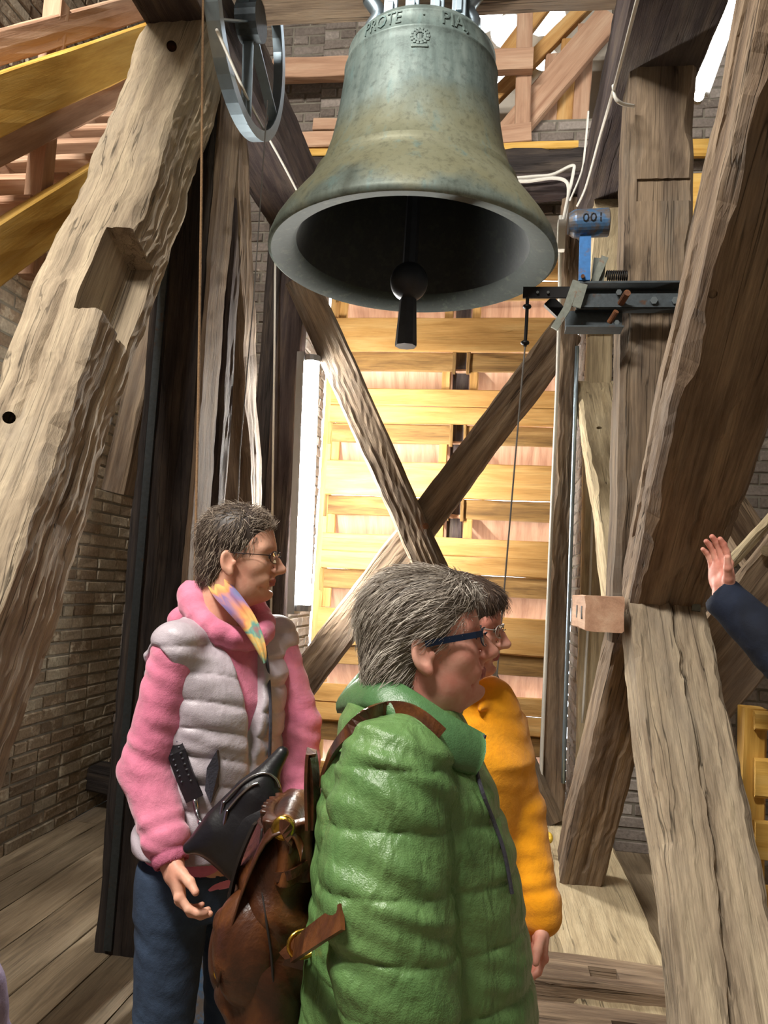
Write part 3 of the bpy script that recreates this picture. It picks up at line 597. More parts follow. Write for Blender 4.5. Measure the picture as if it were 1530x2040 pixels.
MB().strip([P(1166, 468, YH), P(1164, 560, YH)], XV, 0.045, 0.025).build('lever', BLUE, ham)
MB().tube([P(1161, 550, YH-0.04), P(1161, 550, YH+0.05)], 0.008, 8).build('pivot', RUST, ham)
br = thing('hammer_bracket', 'rusty steel angle bracket bolted across the right oak post under the blue hammer', 'bracket', P(1250, 600, 3.15))
def pbox(mb, a, b, t, thick, Y0):   # flat steel plate between sight corners a (upper left) and b (lower right), thick in depth
    A = P(a[0], a[1], Y0); B = P(b[0], b[1], Y0); return mb.box(((A.x+B.x)/2, Y0, (A.z+B.z)/2), (abs(B.x-A.x), thick, abs(A.z-B.z)), None, 0.002)
Yb = 3.13
q = MB(); pbox(q, (1148, 566), (1356, 590), 0, 0.012, Yb+0.06); pbox(q, (1148, 586), (1356, 617), 0, 0.012, Yb-0.02); q.box(((P(1148, 570, Yb).x+P(1356, 570, Yb).x)/2, Yb+0.02, P(1250, 567, Yb).z), (P(1356, 570, Yb).x-P(1148, 570, Yb).x, 0.10, 0.008)).box(((P(1148, 570, Yb).x+P(1356, 570, Yb).x)/2, Yb-0.0, P(1250, 616, Yb).z), (P(1356, 570, Yb).x-P(1148, 570, Yb).x, 0.07, 0.008)); q.build('angle_iron', STEEL, br)
q = MB(); pbox(q, (1126, 620), (1239, 657), 0, 0.01, Yb+0.03); q.box(((P(1126, 657, Yb).x+P(1239, 657, Yb).x)/2, Yb-0.0, P(1180, 657, Yb).z), (P(1239, 657, Yb).x-P(1126, 657, Yb).x, 0.09, 0.006)); q.build('plate', STEEL, br)
q = MB().strip([P(1148, 560, Yb-0.05), P(1128, 617, Yb-0.05), P(1104, 655, Yb-0.05)], XV, 0.03, 0.012).strip([P(1162, 566, Yb-0.055), P(1148, 612, Yb-0.055)], XV, 0.035, 0.01); q.build('end_plate', STEELG, br)
q = MB().strip([P(1195, 515, YH+0.05), P(1190, 565, YH+0.05)], XV, 0.05, 0.012).strip([P(1180, 570, YH+0.03), P(1205, 512, YH+0.03)], XV, 0.03, 0.012); q.build('hammer_stop', STEELG, br)
for (px, py, rr_) in ((1303, 598, 0.015), (1346, 598, 0.015), (1157, 580, 0.012), (1233, 582, 0.012), (1229, 642, 0.01)):
    MB().tube([P(px, py, Yb-0.05), P(px, py, Yb-0.01)], rr_, 6).build('bolt', GALV if px > 1200 else RUST, br)
MB().tube([P(1250, 583, Yb-0.10), P(1237, 604, Yb-0.03)], 0.014, 10).build('rod', RUST, br)
MB().tube([P(1228, 620, Yb-0.06), P(1214, 642, Yb-0.02)], 0.011, 10).build('rod', RUST, br)
a, b_ = P(1208, 549, YH+0.02), P(1250, 549, YH+0.02); hel = []
for i in range(121):
    u = i/120; th = u*10*2*math.pi; p = a.lerp(b_, u); hel.append(p+YV*0.018*math.cos(th)+ZV*0.018*math.sin(th))
MB().tube(hel, 0.0035, 6).build('spring', BLACKM, br, True)
q = MB(); pbox(q, (1042, 572), (1148, 594), 0, 0.012, Yb+0.0); q.build('pull_lever', BLACKM, br)
for px in (1071, 1092): MB().tube([P(px, 582, Yb-0.018), P(px, 582, Yb)], 0.006, 8).build('rivet', GALV, br)
MB().strip([P(1092, 600, Yb+0.1), P(1118, 625, Yb+0.1)], XV, 0.05, 0.03).build('stop_block', BLACKM, br)
pc = thing('pull_cable', 'thin steel pull cable hanging from the hammer lever down past the heads', 'cable', P(1050, 600, Yb))
pts = [P(1051, 592, Yb-0.02), P(1049, 640, Yb-0.02), P(1046, 690, Yb-0.02), P(1036, 800, Yb-0.02), P(988, 1370, Yb-0.02)]
MB().tube(pts+[P(972, 1560, Yb)], 0.004, 6).build('wire', CABLE, pc)
MB().tube(pts[:3], 0.008, 6).build('shackle_rod', BLACKM, pc)
for py, px in ((611, 1050), (683, 1046)): MB().lathe([(1e-4, -0.012), (0.016, -0.006), (0.018, 0), (0.016, 0.006), (1e-4, 0.012)], 10).build('knot', BLACKM, pc, True, Matrix.Translation(P(px, py, Yb-0.02)))
# ------------------------------------------------------------------ tube lamps
def glow(name, st):
    m_, t_, b_ = nt(name); b_.inputs['Emission Color'].default_value = (1.0, 0.97, 0.90, 1); b_.inputs['Emission Strength'].default_value = st; return m_
TUBE, TUBE2 = glow('tube_glow', 150), glow('tube_glow_small', 28)
LHOUS = plain('lamp_housing', '#8d8f92', 0.45, 0.2, 0.1, 10, 0)
def tube_lamp(a, b, r, label, back, rows=1):
    a = Vector(a); b = Vector(b); o = thing('tube_lamp', label, 'lamp', a)
    ax = (b-a).normalized(); back = Vector(back); sd = ax.cross(back).normalized()
    MB().tube([a, b], r, 14).build('tube', TUBE if r > 0.04 else TUBE2, o, True)
    MB().strip([a-ax*0.06+back*0.06, b+ax*0.06+back*0.06], sd, 0.11, 0.05).build('housing', LHOUS, o)
    for e, s in ((a, -1), (b, 1)): MB().tube([e, e+ax*s*0.04], r*1.15, 14).build('end_cap', LHOUS, o)
    return o
la, lb = P(621, 722, 4.85), P(603, 1205, 4.85)
tube_lamp(la, lb, 0.05, 'bright vertical tube lamp on the rear post left of the X brace', (-1, 0.1, 0), 1)
tube_lamp(P(1468, -40, 3.45), P(1392, 192, 4.6), 0.028, 'bright tube lamp high at the right behind the oak post', (0.3, 0, 1))
tube_lamp(P(1262, 405, 4.75), P(1236, 472, 5.15), 0.03, 'lit end of a tube lamp behind the right oak post, near the blue hammer', (0.3, 0, 1))
# ------------------------------------------------------------------ ropes, cables, conduits
def line(name, pts, r, mat, label, cat, sm=0, n=6):
    p = smoothpath(pts, sm) if sm else pts
    o = MB().tube(p, r, n).build(name, mat, None, True); return tag(o, label, cat)
line('rope', [P(405, -60, 2.75), P(401, 400, 2.75), P(395, 800, 2.75), P(388, 1150, 2.75), P(380, 1500, 2.75)], 0.005, ROPE, 'tan bell rope hanging straight in front of the black king post', 'rope')
line('pull_wire', [P(533, 200, 3.3), P(505, 600, 3.3), P(478, 900, 3.3), P(440, 1850, 3.1)], 0.003, CABLE, 'thin dark wire slanting down before the left dark timber', 'wire')
line('conduit', [P(549, 430, 4.85), P(547, 700, 4.85), P(543, 1000, 4.85), P(538, 1350, 4.85)], 0.008, WHITEC, 'thin pale conduit between the two dark rear posts', 'conduit')
line('cable', [P(432, 60, 2.6)+Vector((0.0, 0, 0)), P(500, 210, 3.3), P(560, 320, 3.9), P(602, 400, 4.4)], 0.007, WHITEC, 'white cable clipped along the left head beam behind the wheel', 'cable', 6)
line('conduit', [P(1117, 430, 4.9), P(1112, 700, 4.9), P(1100, 1000, 4.9), P(1090, 1250, 4.9), P(1080, 1480, 4.9), P(1078, 1590, 4.9), P(1085, 1625, 4.9), P(1105, 1640, 4.9)], 0.013, WHITEC, 'white conduit down the left edge of the right rear post', 'conduit', 5)
line('conduit', [P(1150, 690, 4.88), P(1140, 1000, 4.88), P(1130, 1300, 4.88), P(1122, 1560, 4.88)], 0.014, GALV, 'grey metal conduit just right of the right rear post', 'conduit', 3)
line('cable', [P(1182, 960, 4.95), P(1175, 1180, 4.95), P(1168, 1300, 4.95), P(1160, 1440, 4.95)], 0.008, WHITEC, 'thin white cable on the pale timber right of the rear post', 'cable', 3)
line('cable', [P(1275, -20, 2.35), P(1225, 170, 3.0), P(1196, 270, 3.6), P(1168, 370, 4.1), P(1150, 410, 4.4)], 0.007, WHITEC, 'long white cable clipped along the underside edge of the right head beam', 'cable', 6)
line('cable', [P(1222, 170, 3.05), P(1226, 195, 3.05), P(1240, 207, 3.08), P(1262, 211, 3.19)], 0.008, WHITEC, 'short white cable loop curling onto the right oak post', 'cable', 6)
line('cable', [P(1172, 222, 4.6), P(1165, 300, 4.6), P(1158, 345, 4.6), P(1135, 400, 4.7)], 0.007, WHITEC, 'white cable dropping beside the right head beam near the back', 'cable', 5)
line('cable', [P(1000, 357, 4.85), P(1060, 352, 4.85), P(1100, 348, 4.85), P(1140, 330, 4.83), P(1142, 345, 4.83), P(1130, 400, 4.83), P(1122, 440, 4.83)], 0.011, WHITEC, 'upper of two white cables on the dark beam right of the bell', 'cable', 6)
line('cable', [P(1000, 360, 4.84), P(1050, 361, 4.84), P(1100, 355, 4.84), P(1128, 362, 4.84), P(1132, 390, 4.84), P(1125, 450, 4.84)], 0.011, WHITEC, 'lower of two white cables on the dark beam right of the bell', 'cable', 6)
line('cable', [P(640, 352, 4.85), P(610, 350, 4.85), P(596, 352, 4.85), P(600, 385, 4.85), P(608, 440, 4.85)], 0.011, WHITEC, 'white cable looping out left of the bell', 'cable', 6)
jb = MB().box(P(1118, 470, 4.8), (0.05, 0.05, 0.2), None, 0.006).build('junction_box', WHITEC); tag(jb, 'small white junction box left of the blue hammer', 'junction box')
# ------------------------------------------------------------------ sculpting: signed distance volumes meshed with surface nets
class Vol:
    def __init__(s, lo, hi, h):
        s.lo = np.array(lo, float); s.h = h; s.n = np.ceil((np.array(hi)-s.lo)/h).astype(int)+1
        s.F = np.full(s.n, 1.0, np.float32); s.ax = [s.lo[i]+h*np.arange(s.n[i]) for i in range(3)]
    def sub(s, lo, hi):
        i0 = np.clip(np.floor((np.array(lo)-s.lo)/s.h).astype(int), 0, s.n); i1 = np.clip(np.ceil((np.array(hi)-s.lo)/s.h).astype(int)+1, 0, s.n)
        sl = tuple(slice(a, b) for a, b in zip(i0, i1))
        return sl, s.ax[0][sl[0]][:, None, None], s.ax[1][sl[1]][None, :, None], s.ax[2][sl[2]][None, None, :]
    def op(s, f, lo, hi, k=0.01, mode='add'):
        m = k+0.012; sl, X, Y, Z = s.sub(np.array(lo)-m, np.array(hi)+m)
        A = s.F[sl]
        if A.size == 0: return s
        B = np.broadcast_to(f(X, Y, Z), A.shape).astype(np.float32)
        if mode == 'add': h = np.clip(0.5+0.5*(A-B)/k, 0, 1); s.F[sl] = A*(1-h)+B*h-k*h*(1-h)
        else: h = np.clip(0.5-0.5*(A+B)/k, 0, 1); s.F[sl] = A*(1-h)-B*h+k*h*(1-h)
        return s
    def ell(s, c, r, k=0.01, mode='add', R=None):
        c = np.array(c, float); r = np.array(r, float); Rm = np.array(R) if R is not None else None; ext = r if Rm is None else np.full(3, r.max())
        def f(X, Y, Z):
            x, y, z = X-c[0], Y-c[1], Z-c[2]
            if Rm is not None: x, y, z = [Rm[0, i]*x+Rm[1, i]*y+Rm[2, i]*z for i in range(3)]
            k0 = np.sqrt((x/r[0])**2+(y/r[1])**2+(z/r[2])**2)+1e-9; k1 = np.sqrt((x/r[0]**2)**2+(y/r[1]**2)**2+(z/r[2]**2)**2)+1e-9
            return k0*(k0-1)/k1
        return s.op(f, c-ext, c+ext, k, mode)
    def cone(s, a, b, ra, rb, k=0.01, mode='add', disp=None):
        a = np.array(a, float); b = np.array(b, float); m = max(ra, rb); d = b-a; dd = d@d
        def f(X, Y, Z):
            t = np.clip(((X-a[0])*d[0]+(Y-a[1])*d[1]+(Z-a[2])*d[2])/dd, 0, 1)
            q = np.sqrt((X-a[0]-t*d[0])**2+(Y-a[1]-t*d[1])**2+(Z-a[2]-t*d[2])**2)-(ra+(rb-ra)*t)
            if disp: q = q-disp(t, X, Y, Z)
            return q
        return s.op(f, np.minimum(a, b)-m, np.maximum(a, b)+m, k, mode)
    def chain(s, pts, rs, k=0.01, mode='add'):
        for i in range(len(pts)-1): s.cone(pts[i], pts[i+1], rs[i], rs[i+1], k, mode)
        return s
    def loft(s, lev, k=0.02, disp=None, mode='add'):
        L = np.array(lev, float); zs = L[:, 0]; mx = L[:, 3:5].max()
        def f(X, Y, Z):
            z = np.clip(Z, zs[0], zs[-1]); cx, cy, rx, ry = [np.interp(z, zs, L[:, i]) for i in (1, 2, 3, 4)]
            x, y = (X-cx), (Y-cy); q = np.sqrt((x/rx)**2+(y/ry)**2)+1e-9; g = np.sqrt((x/rx**2)**2+(y/ry**2)**2)+1e-9
            d = q*(q-1)/g
            if disp: d = d-disp(X, Y, Z)
            dz = np.maximum(np.maximum(zs[0]-Z, Z-zs[-1]), 0)
            return np.where(dz > 0, np.sqrt(np.maximum(d, 0)**2+dz**2), d)
        c = np.array([L[:, 1].mean(), L[:, 2].mean()])
        lo = (L[:, 1].min()-mx, L[:, 2].min()-mx, zs[0]); hi = (L[:, 1].max()+mx, L[:, 2].max()+mx, zs[-1])
        return s.op(f, lo, hi, k, mode)
    def mesh(s):
        F = s.F; n = np.array(F.shape); sg = F < 0
        c = np.zeros(n-1, np.int8)
        for i in (0, 1):
            for j in (0, 1):
                for k in (0, 1): c += sg[i:n[0]-1+i, j:n[1]-1+j, k:n[2]-1+k]
        act = np.argwhere((c > 0) & (c < 8))
        if len(act) == 0: return np.zeros((0, 3)), []
        pos = np.zeros((len(act), 3)); cnt = np.zeros(len(act)); I = act.T
        cor = [(i, j, k) for i in (0, 1) for j in (0, 1) for k in (0, 1)]
        val = {q: F[I[0]+q[0], I[1]+q[1], I[2]+q[2]] for q in cor}
        for a in cor:
            for ax in range(3):
                if a[ax] == 0:
                    b = list(a); b[ax] = 1; b = tuple(b); fa, fb = val[a], val[b]; m = (fa < 0) != (fb < 0)
                    t = np.where(m, fa/np.where(fa-fb == 0, 1, fa-fb), 0)
                    for d in range(3): pos[:, d] += np.where(m, (a[d]+t) if d == ax else a[d], 0)
                    cnt += m
        V = s.lo+s.h*(act+pos/cnt[:, None])
        idx = np.full(n-1, -1, np.int64); idx[I[0], I[1], I[2]] = np.arange(len(act)); Q = []
        for ax in range(3):
            u, w = [(1, 2), (2, 0), (0, 1)][ax]
            sa = [slice(1, -1)]*3; sa[ax] = slice(0, -1); sb = list(sa); sb[ax] = slice(1, None)
            A, B = sg[tuple(sa)], sg[tuple(sb)]; E = np.argwhere(A != B); off = np.array([1, 1, 1]); off[ax] = 0; E0 = E+off
            fl = A[tuple(E.T)]
            def cid(du, dw):
                e = E0.copy(); e[:, u] -= du; e[:, w] -= dw; return idx[e[:, 0], e[:, 1], e[:, 2]]
            q = np.stack([cid(1, 1), cid(0, 1), cid(0, 0), cid(1, 0)], 1); q[~fl] = q[~fl][:, ::-1]; Q.append(q)
        return V, np.concatenate(Q)
def np_mesh(name, V, Q, mat, parent, M):
    me = bpy.data.meshes.new(name); nv, nq = len(V), len(Q)
    me.vertices.add(nv); me.vertices.foreach_set('co', np.asarray(V, np.float32).ravel())
    me.loops.add(nq*4); me.loops.foreach_set('vertex_index', np.asarray(Q, np.int32).ravel())
    me.polygons.add(nq); me.polygons.foreach_set('loop_start', np.arange(0, nq*4, 4, dtype=np.int32)); me.polygons.foreach_set('use_smooth', np.ones(nq, bool))
    me.update(calc_edges=True); me.validate()
    if mat: me.materials.append(mat)
    return link_mesh(name, me, parent, M)
def joinq(*pairs):
    V = []; Q = []; n = 0
    for v, q in pairs:
        if len(v): V.append(v); Q.append(q+n); n += len(v)
    return np.concatenate(V), np.concatenate(Q)
def xf(pair, M):
    v, q = pair; A = np.array(M); return v @ A[:3, :3].T+A[:3, 3], q
# ---- fabrics and skin
def cloth(name, col, rough=0.8, bmp=0.25, scale=26, col2=None, sheen=0.0, spec=0.3, var=0.2, fold=0.0):
    m, t, b = nt(name); v = objcoord(t, False); n = noi(t, v, scale, 5, 0.6); n2 = noi(t, v, 6, 4, 0.6, 0.6); n3 = noi(t, v, 420, 2)
    c = mixc(t, lin(col), lin(col2 or col), ramp(t, n2, [(0.4, 0.0), (0.6, 1.0)]))
    c = mixc(t, c, ramp(t, n, [(0.3, 1-var), (0.6, 1.0)]), 1.0, 'MULTIPLY')
    t.links.new(c, b.inputs['Base Color']); b.inputs['Roughness'].default_value = rough; b.inputs['Specular IOR Level'].default_value = spec
    b.inputs['Sheen Weight'].default_value = sheen
    if fold:
        nf = noi(t, mapped(t, v, (2.2, 2.2, 0.8)), 13, 2, 0.5, 0.5); n2 = math_(t, 'ADD', n2, math_(t, 'MULTIPLY', nf, fold))
    bump(t, b, math_(t, 'ADD', math_(t, 'MULTIPLY', n2, 1.4), math_(t, 'ADD', math_(t, 'MULTIPLY', n, 0.5), math_(t, 'MULTIPLY', n3, 0.12))), bmp, 0.02); return m
def skinmat(name, a, b2):
    m, t, b = nt(name); v = objcoord(t, False); n = noi(t, v, 14, 5, 0.6); n2 = noi(t, v, 160, 3)
    t.links.new(mixc(t, lin(a), lin(b2), ramp(t, n, [(0.38, 0.0), (0.62, 1.0)])), b.inputs['Base Color']); b.inputs['Roughness'].default_value = 0.5
    b.inputs['Subsurface Weight'].default_value = 0.15; b.inputs['Subsurface Radius'].default_value = (0.012, 0.005, 0.003); b.inputs['Specular IOR Level'].default_value = 0.35
    bump(t, b, n2, 0.08, 0.004); return m
def hairmat(name, cols):
    m, t, b = nt(name); g = t.nodes.new('ShaderNodeNewGeometry'); v = objcoord(t, False)
    n = noi(t, v, 22, 4); k = math_(t, 'ADD', math_(t, 'MULTIPLY', g.outputs['Random Per Island'], 0.7), math_(t, 'MULTIPLY', n, 0.3))
    t.links.new(ramp(t, k, [(0.15, cols[0]), (0.5, cols[1]), (0.85, cols[2])]), b.inputs['Base Color']); b.inputs['Roughness'].default_value = 0.5; b.inputs['Specular IOR Level'].default_value = 0.35
    return m
SK1 = skinmat('skin_fair', '#d9a88f', '#cb917a'); SK2 = skinmat('skin_rosy', '#dba592', '#cd8574')
LIP = plain('lip', '#a85a52', 0.45, 0, 0.1, 30, 0.05); EYEW = plain('eye_white', '#d9d4cc', 0.25, 0, 0.05, 10, 0); BROW = plain('brow_hair', '#4d4038', 0.8, 0, 0.3, 60, 0.3)
# ---- head in its own axes: x forward, y left, z up, origin between the ears
def head(h=0.0030, smile=0.0, chub=0.0):
    v = Vol((-0.14, -0.115, -0.235), (0.145, 0.115, 0.155), h)
    v.ell((-0.014, 0, 0.042), (0.098, 0.075, 0.088), 0.02); v.ell((0.026, 0, 0.030), (0.068, 0.066, 0.078), 0.03)
    v.ell((0.032, 0, -0.035), (0.060, 0.060+chub*0.4, 0.078), 0.03); v.ell((0.030, 0, -0.072), (0.056, 0.050+chub, 0.042+chub*0.5), 0.03)
    v.ell((0.080, 0, -0.096), (0.022, 0.024, 0.019), 0.018)
    v.cone((-0.030, 0, -0.06), (-0.052, 0, -0.24), 0.055+chub*0.5, 0.060+chub*0.5, 0.03); v.ell((0.012, 0, -0.10), (0.05, 0.045, 0.03+chub), 0.04)
    for s in (-1, 1):
        v.ell((0.058, s*0.040, -0.030+smile*0.006), (0.028, 0.026+chub*0.4, 0.026+chub*0.3), 0.02)
        v.cone((0.080, s*0.012, 0.026), (0.070, s*0.048, 0.022), 0.013, 0.013, 0.02)
        v.ell((0.102, s*0.033, 0.005), (0.022, 0.021, 0.014), 0.012, 'sub')
        v.ell((0.0735, s*0.032, 0.004), (0.0155, 0.018, 0.0125), 0.006)
        v.cone((0.084, s*0.020, 0.011), (0.078, s*0.044, 0.008), 0.0045, 0.004, 0.006)
        v.cone((0.084, s*0.020, -0.003), (0.078, s*0.044, -0.003), 0.004, 0.004, 0.006)
        v.ell((0.106, s*0.013, -0.034), (0.012, 0.009, 0.008), 0.008)
        v.ell((0.110, s*0.007, -0.041), (0.006, 0.004, 0.003), 0.003, 'sub')
        # ear
        E = Matrix.Rotation(math.radians(-12), 3, 'Y') @ Matrix.Rotation(math.radians(-s*22), 3, 'Z')
        v.ell((-0.012, s*0.080, -0.020), (0.019, 0.009, 0.033), 0.008, 'add', E); v.ell((-0.009, s*0.088, -0.015), (0.011, 0.007, 0.020), 0.006, 'sub', E)
        v.ell((-0.003, s*0.079, -0.047), (0.009, 0.007, 0.010), 0.006)
        v.ell((0.006, s*0.078, -0.020), (0.006, 0.005, 0.008), 0.004)
        if smile: v.cone((0.094, s*0.014, -0.046), (0.072, s*0.038, -0.078), 0.002, 0.004, 0.012, 'sub'); v.ell((0.076, s*0.034, -0.058), (0.018, 0.016, 0.016), 0.015)
    v.chain([(0.088, 0, 0.016), (0.104, 0, -0.008), (0.121, 0, -0.029)], [0.008, 0.0095, 0.0120], 0.012)
    v.chain([(0.114, 0, -0.032), (0.098, 0, -0.046)], [0.007, 0.006], 0.008)
    # mouth
    mw = 0.022+0.008*smile; zc = -0.066
    for s in (-1, 1):
        v.chain([(0.0985, 0, zc+0.005), (0.094, s*0.012, zc+0.0055), (0.080, s*mw, zc+0.001+0.005*smile)], [0.0068, 0.0062, 0.003], 0.007)
        v.chain([(0.0965, 0, zc-0.007), (0.092, s*0.012, zc-0.006), (0.080, s*mw, zc+0.001+0.005*smile)], [0.0075, 0.0068, 0.003], 0.007)
        v.chain([(0.108, 0, zc-0.0008), (0.102, s*0.012, zc-0.0005), (0.086, s*(mw+0.002), zc+0.001+0.006*smile)], [0.0028, 0.0028, 0.002], 0.002, 'sub')
    v.ell((0.098, 0, -0.082), (0.012, 0.02, 0.006), 0.010, 'sub')
    return v
def strands(verts, norms, flow, nst, length, lift, r, seed, gravity=0.0, jit=0.35):
    rr = np.random.RandomState(seed); V = []; Fq = []; n = 0
    ids = rr.randint(0, len(verts), nst)
    for i in ids:
        p = verts[i].copy(); nn = norms[i]; d0 = flow(p, rr); d = d0-nn*(d0@nn); l = np.linalg.norm(d)
        if l < 1e-6: continue
        d = d/l+rr.normal(0, jit, 3)*0.5; d = d/np.linalg.norm(d); L = length*rr.uniform(0.6, 1.25); seg = 4; pts = [p-nn*0.003]
        q = p-nn*0.003; dirn = d+nn*lift
        for k in range(seg):
            dirn = dirn/np.linalg.norm(dirn); q = q+dirn*(L/seg); pts.append(q.copy()); dirn = dirn-nn*(lift*0.42)+np.array([0, 0, -gravity])
        a = np.cross(d, nn); a /= np.linalg.norm(a)+1e-9
        for k, pt in enumerate(pts):
            w = r*(1.0-0.8*k/seg); V += [pt+a*w, pt-a*w*0.5+nn*w*0.8, pt-a*w*0.5-nn*w*0.8]
        for k in range(seg):
            for j in range(3): Fq.append((n+k*3+j, n+k*3+(j+1) % 3, n+(k+1)*3+(j+1) % 3, n+(k+1)*3+j))
        n += 3*(seg+1)
    return np.array(V), np.array(Fq)
def vnormals(V, Q):
    fn = np.cross(V[Q[:, 2]]-V[Q[:, 0]], V[Q[:, 3]]-V[Q[:, 1]]); N_ = np.zeros_like(V)
    for k in range(4): np.add.at(N_, Q[:, k], fn)
    return N_/(np.linalg.norm(N_, axis=1)[:, None]+1e-12)
def hair_cap(style):
    v = Vol((-0.16, -0.12, -0.17), (0.135, 0.12, 0.175), 0.004)
    if style == 'pixie':
        v.ell((-0.015, 0, 0.046), (0.106, 0.084, 0.098), 0.01); v.ell((-0.06, 0, -0.03), (0.054, 0.066, 0.075), 0.02); v.ell((0.02, 0, 0.090), (0.058, 0.060, 0.046), 0.02)
        v.ell((0.135, 0, 0.000), (0.090, 0.12, 0.100), 0.012, 'sub')
        for s in (-1, 1): v.ell((0.02, s*0.09, -0.055), (0.062, 0.05, 0.062), 0.012, 'sub'); v.ell((-0.008, s*0.092, -0.040), (0.02, 0.03, 0.030), 0.008, 'sub')
    elif style == 'bob':
        v.ell((-0.018, 0, 0.044), (0.108, 0.088, 0.096), 0.01); v.ell((-0.060, 0, -0.035), (0.062, 0.076, 0.085), 0.025); v.ell((0.035, 0, 0.076), (0.068, 0.066, 0.050), 0.02)
        v.ell((0.142, 0, -0.020), (0.088, 0.12, 0.096), 0.012, 'sub')
        for s in (-1, 1): v.ell((0.050, s*0.09, -0.070), (0.066, 0.055, 0.075), 0.012, 'sub'); v.ell((-0.006, s*0.105, -0.034), (0.026, 0.035, 0.038), 0.008, 'sub')
    else:
        v.ell((-0.017, 0, 0.045), (0.110, 0.090, 0.098), 0.01); v.ell((-0.05, 0, -0.03), (0.066, 0.085, 0.085), 0.02); v.ell((0.045, 0, 0.07), (0.066, 0.070, 0.055), 0.02)
        v.ell((0.138, 0, -0.03), (0.085, 0.10, 0.105), 0.012, 'sub')
        for s in (-1, 1): v.ell((0.040, s*0.09, -0.065), (0.058, 0.05, 0.065), 0.012, 'sub')
    return v.mesh()
def flow_pixie(p, rr):
    if p[0] > 0.03 and p[2] > 0.06: return np.array([0.8, 0.2*np.sign(p[1]), 0.5])+rr.normal(0, 0.3, 3)
    return np.array([-0.35, 0, -0.9]) if p[2] < 0.09 else np.array([-0.3+1.2*p[0]*8, p[1]*6, 0])+rr.normal(0, 0.4, 3)
def flow_bob(p, rr):
    if p[0] > 0.088 and p[2] > 0.03: return np.array([0.25, -1.0, -0.5])+rr.normal(0, 0.35, 3)
    if p[0] > 0.05 and p[2] > 0.03: return np.array([-0.5, -0.8*np.sign(-p[1]+0.02), -0.2])+rr.normal(0, 0.3, 3)
    return np.array([-1.0, p[1]*1.5, -0.25-2.0*max(0, -p[0])*4])+rr.normal(0, 0.12, 3)
def flow_dark(p, rr): return np.array([0.3*np.sign(p[0]), 0, -1.0])+rr.normal(0, 0.15, 3)
def finger(v, p, dirs, lens, rs, k=0.004):
    pts = [np.array(p)]
    for d, l in zip(dirs, lens): pts.append(pts[-1]+np.array(d)*l)
    v.chain(pts, rs, k)
def hand(w, f, nrm, side, curl=(0.35, 0.45, 0.4), spread=0.06, h=0.0022, thumb=(0.75, 0.55, 0.35), sc=1.0, stub=0.09):
    # w wrist, f finger direction, nrm palm normal (fingers curl towards it), side = direction of the thumb side
    w = np.array(w); f = np.array(Vector(f).normalized()); n = Vector(nrm); n = np.array((n-Vector(f)*n.dot(Vector(f))).normalized()); t = np.cross(f, n); t *= np.sign(t @ np.array(side)+1e-9)
    v = Vol(w-0.21*sc, w+0.21*sc, h)
    v.chain([w-f*stub*sc, w, w+f*0.03*sc], [0.031*sc, 0.026*sc, 0.026*sc], 0.012)
    R = np.stack([f, t, n], 1)
    v.ell(w+f*0.055*sc, np.array((0.055, 0.042, 0.016))*sc, 0.012, 'add', R); v.ell(w+f*0.035*sc+t*0.022*sc+n*0.008*sc, np.array((0.034, 0.020, 0.016))*sc, 0.012, 'add', R)
    for i, (o, L, r) in enumerate(((0.029, 0.072, 0.0090), (0.0095, 0.080, 0.0092), (-0.010, 0.074, 0.0088), (-0.028, 0.058, 0.0078))):
        base = w+f*(0.092-0.004*abs(i-1.2))*sc+t*o*sc; a = 0.0; dirs = []
        for c_ in curl:
            a += c_*(1+0.12*i); d = f*math.cos(a)+n*math.sin(a)+t*(spread*(1.5-i)*0.5); dirs.append(d/np.linalg.norm(d))
        finger(v, base-f*0.02*sc, [f]+dirs, [0.02*sc, L*0.45*sc, L*0.30*sc, L*0.25*sc], [r*1.1*sc, r*1.08*sc, r*sc, r*0.95*sc, r*0.8*sc])
        v.ell(base+n*-0.004*sc, (0.0105*sc,)*3, 0.006)
    d0 = f*thumb[0]+t*thumb[1]+n*thumb[2]; d0 /= np.linalg.norm(d0); d1 = d0*0.8+f*0.5; d1 /= np.linalg.norm(d1)
    finger(v, w+f*0.022*sc+t*0.024*sc+n*0.006*sc, [d0, d0, d1], [0.028*sc, 0.034*sc, 0.028*sc], [0.015*sc, 0.0125*sc, 0.0108*sc, 0.0085*sc], 0.006)
    return v.mesh()
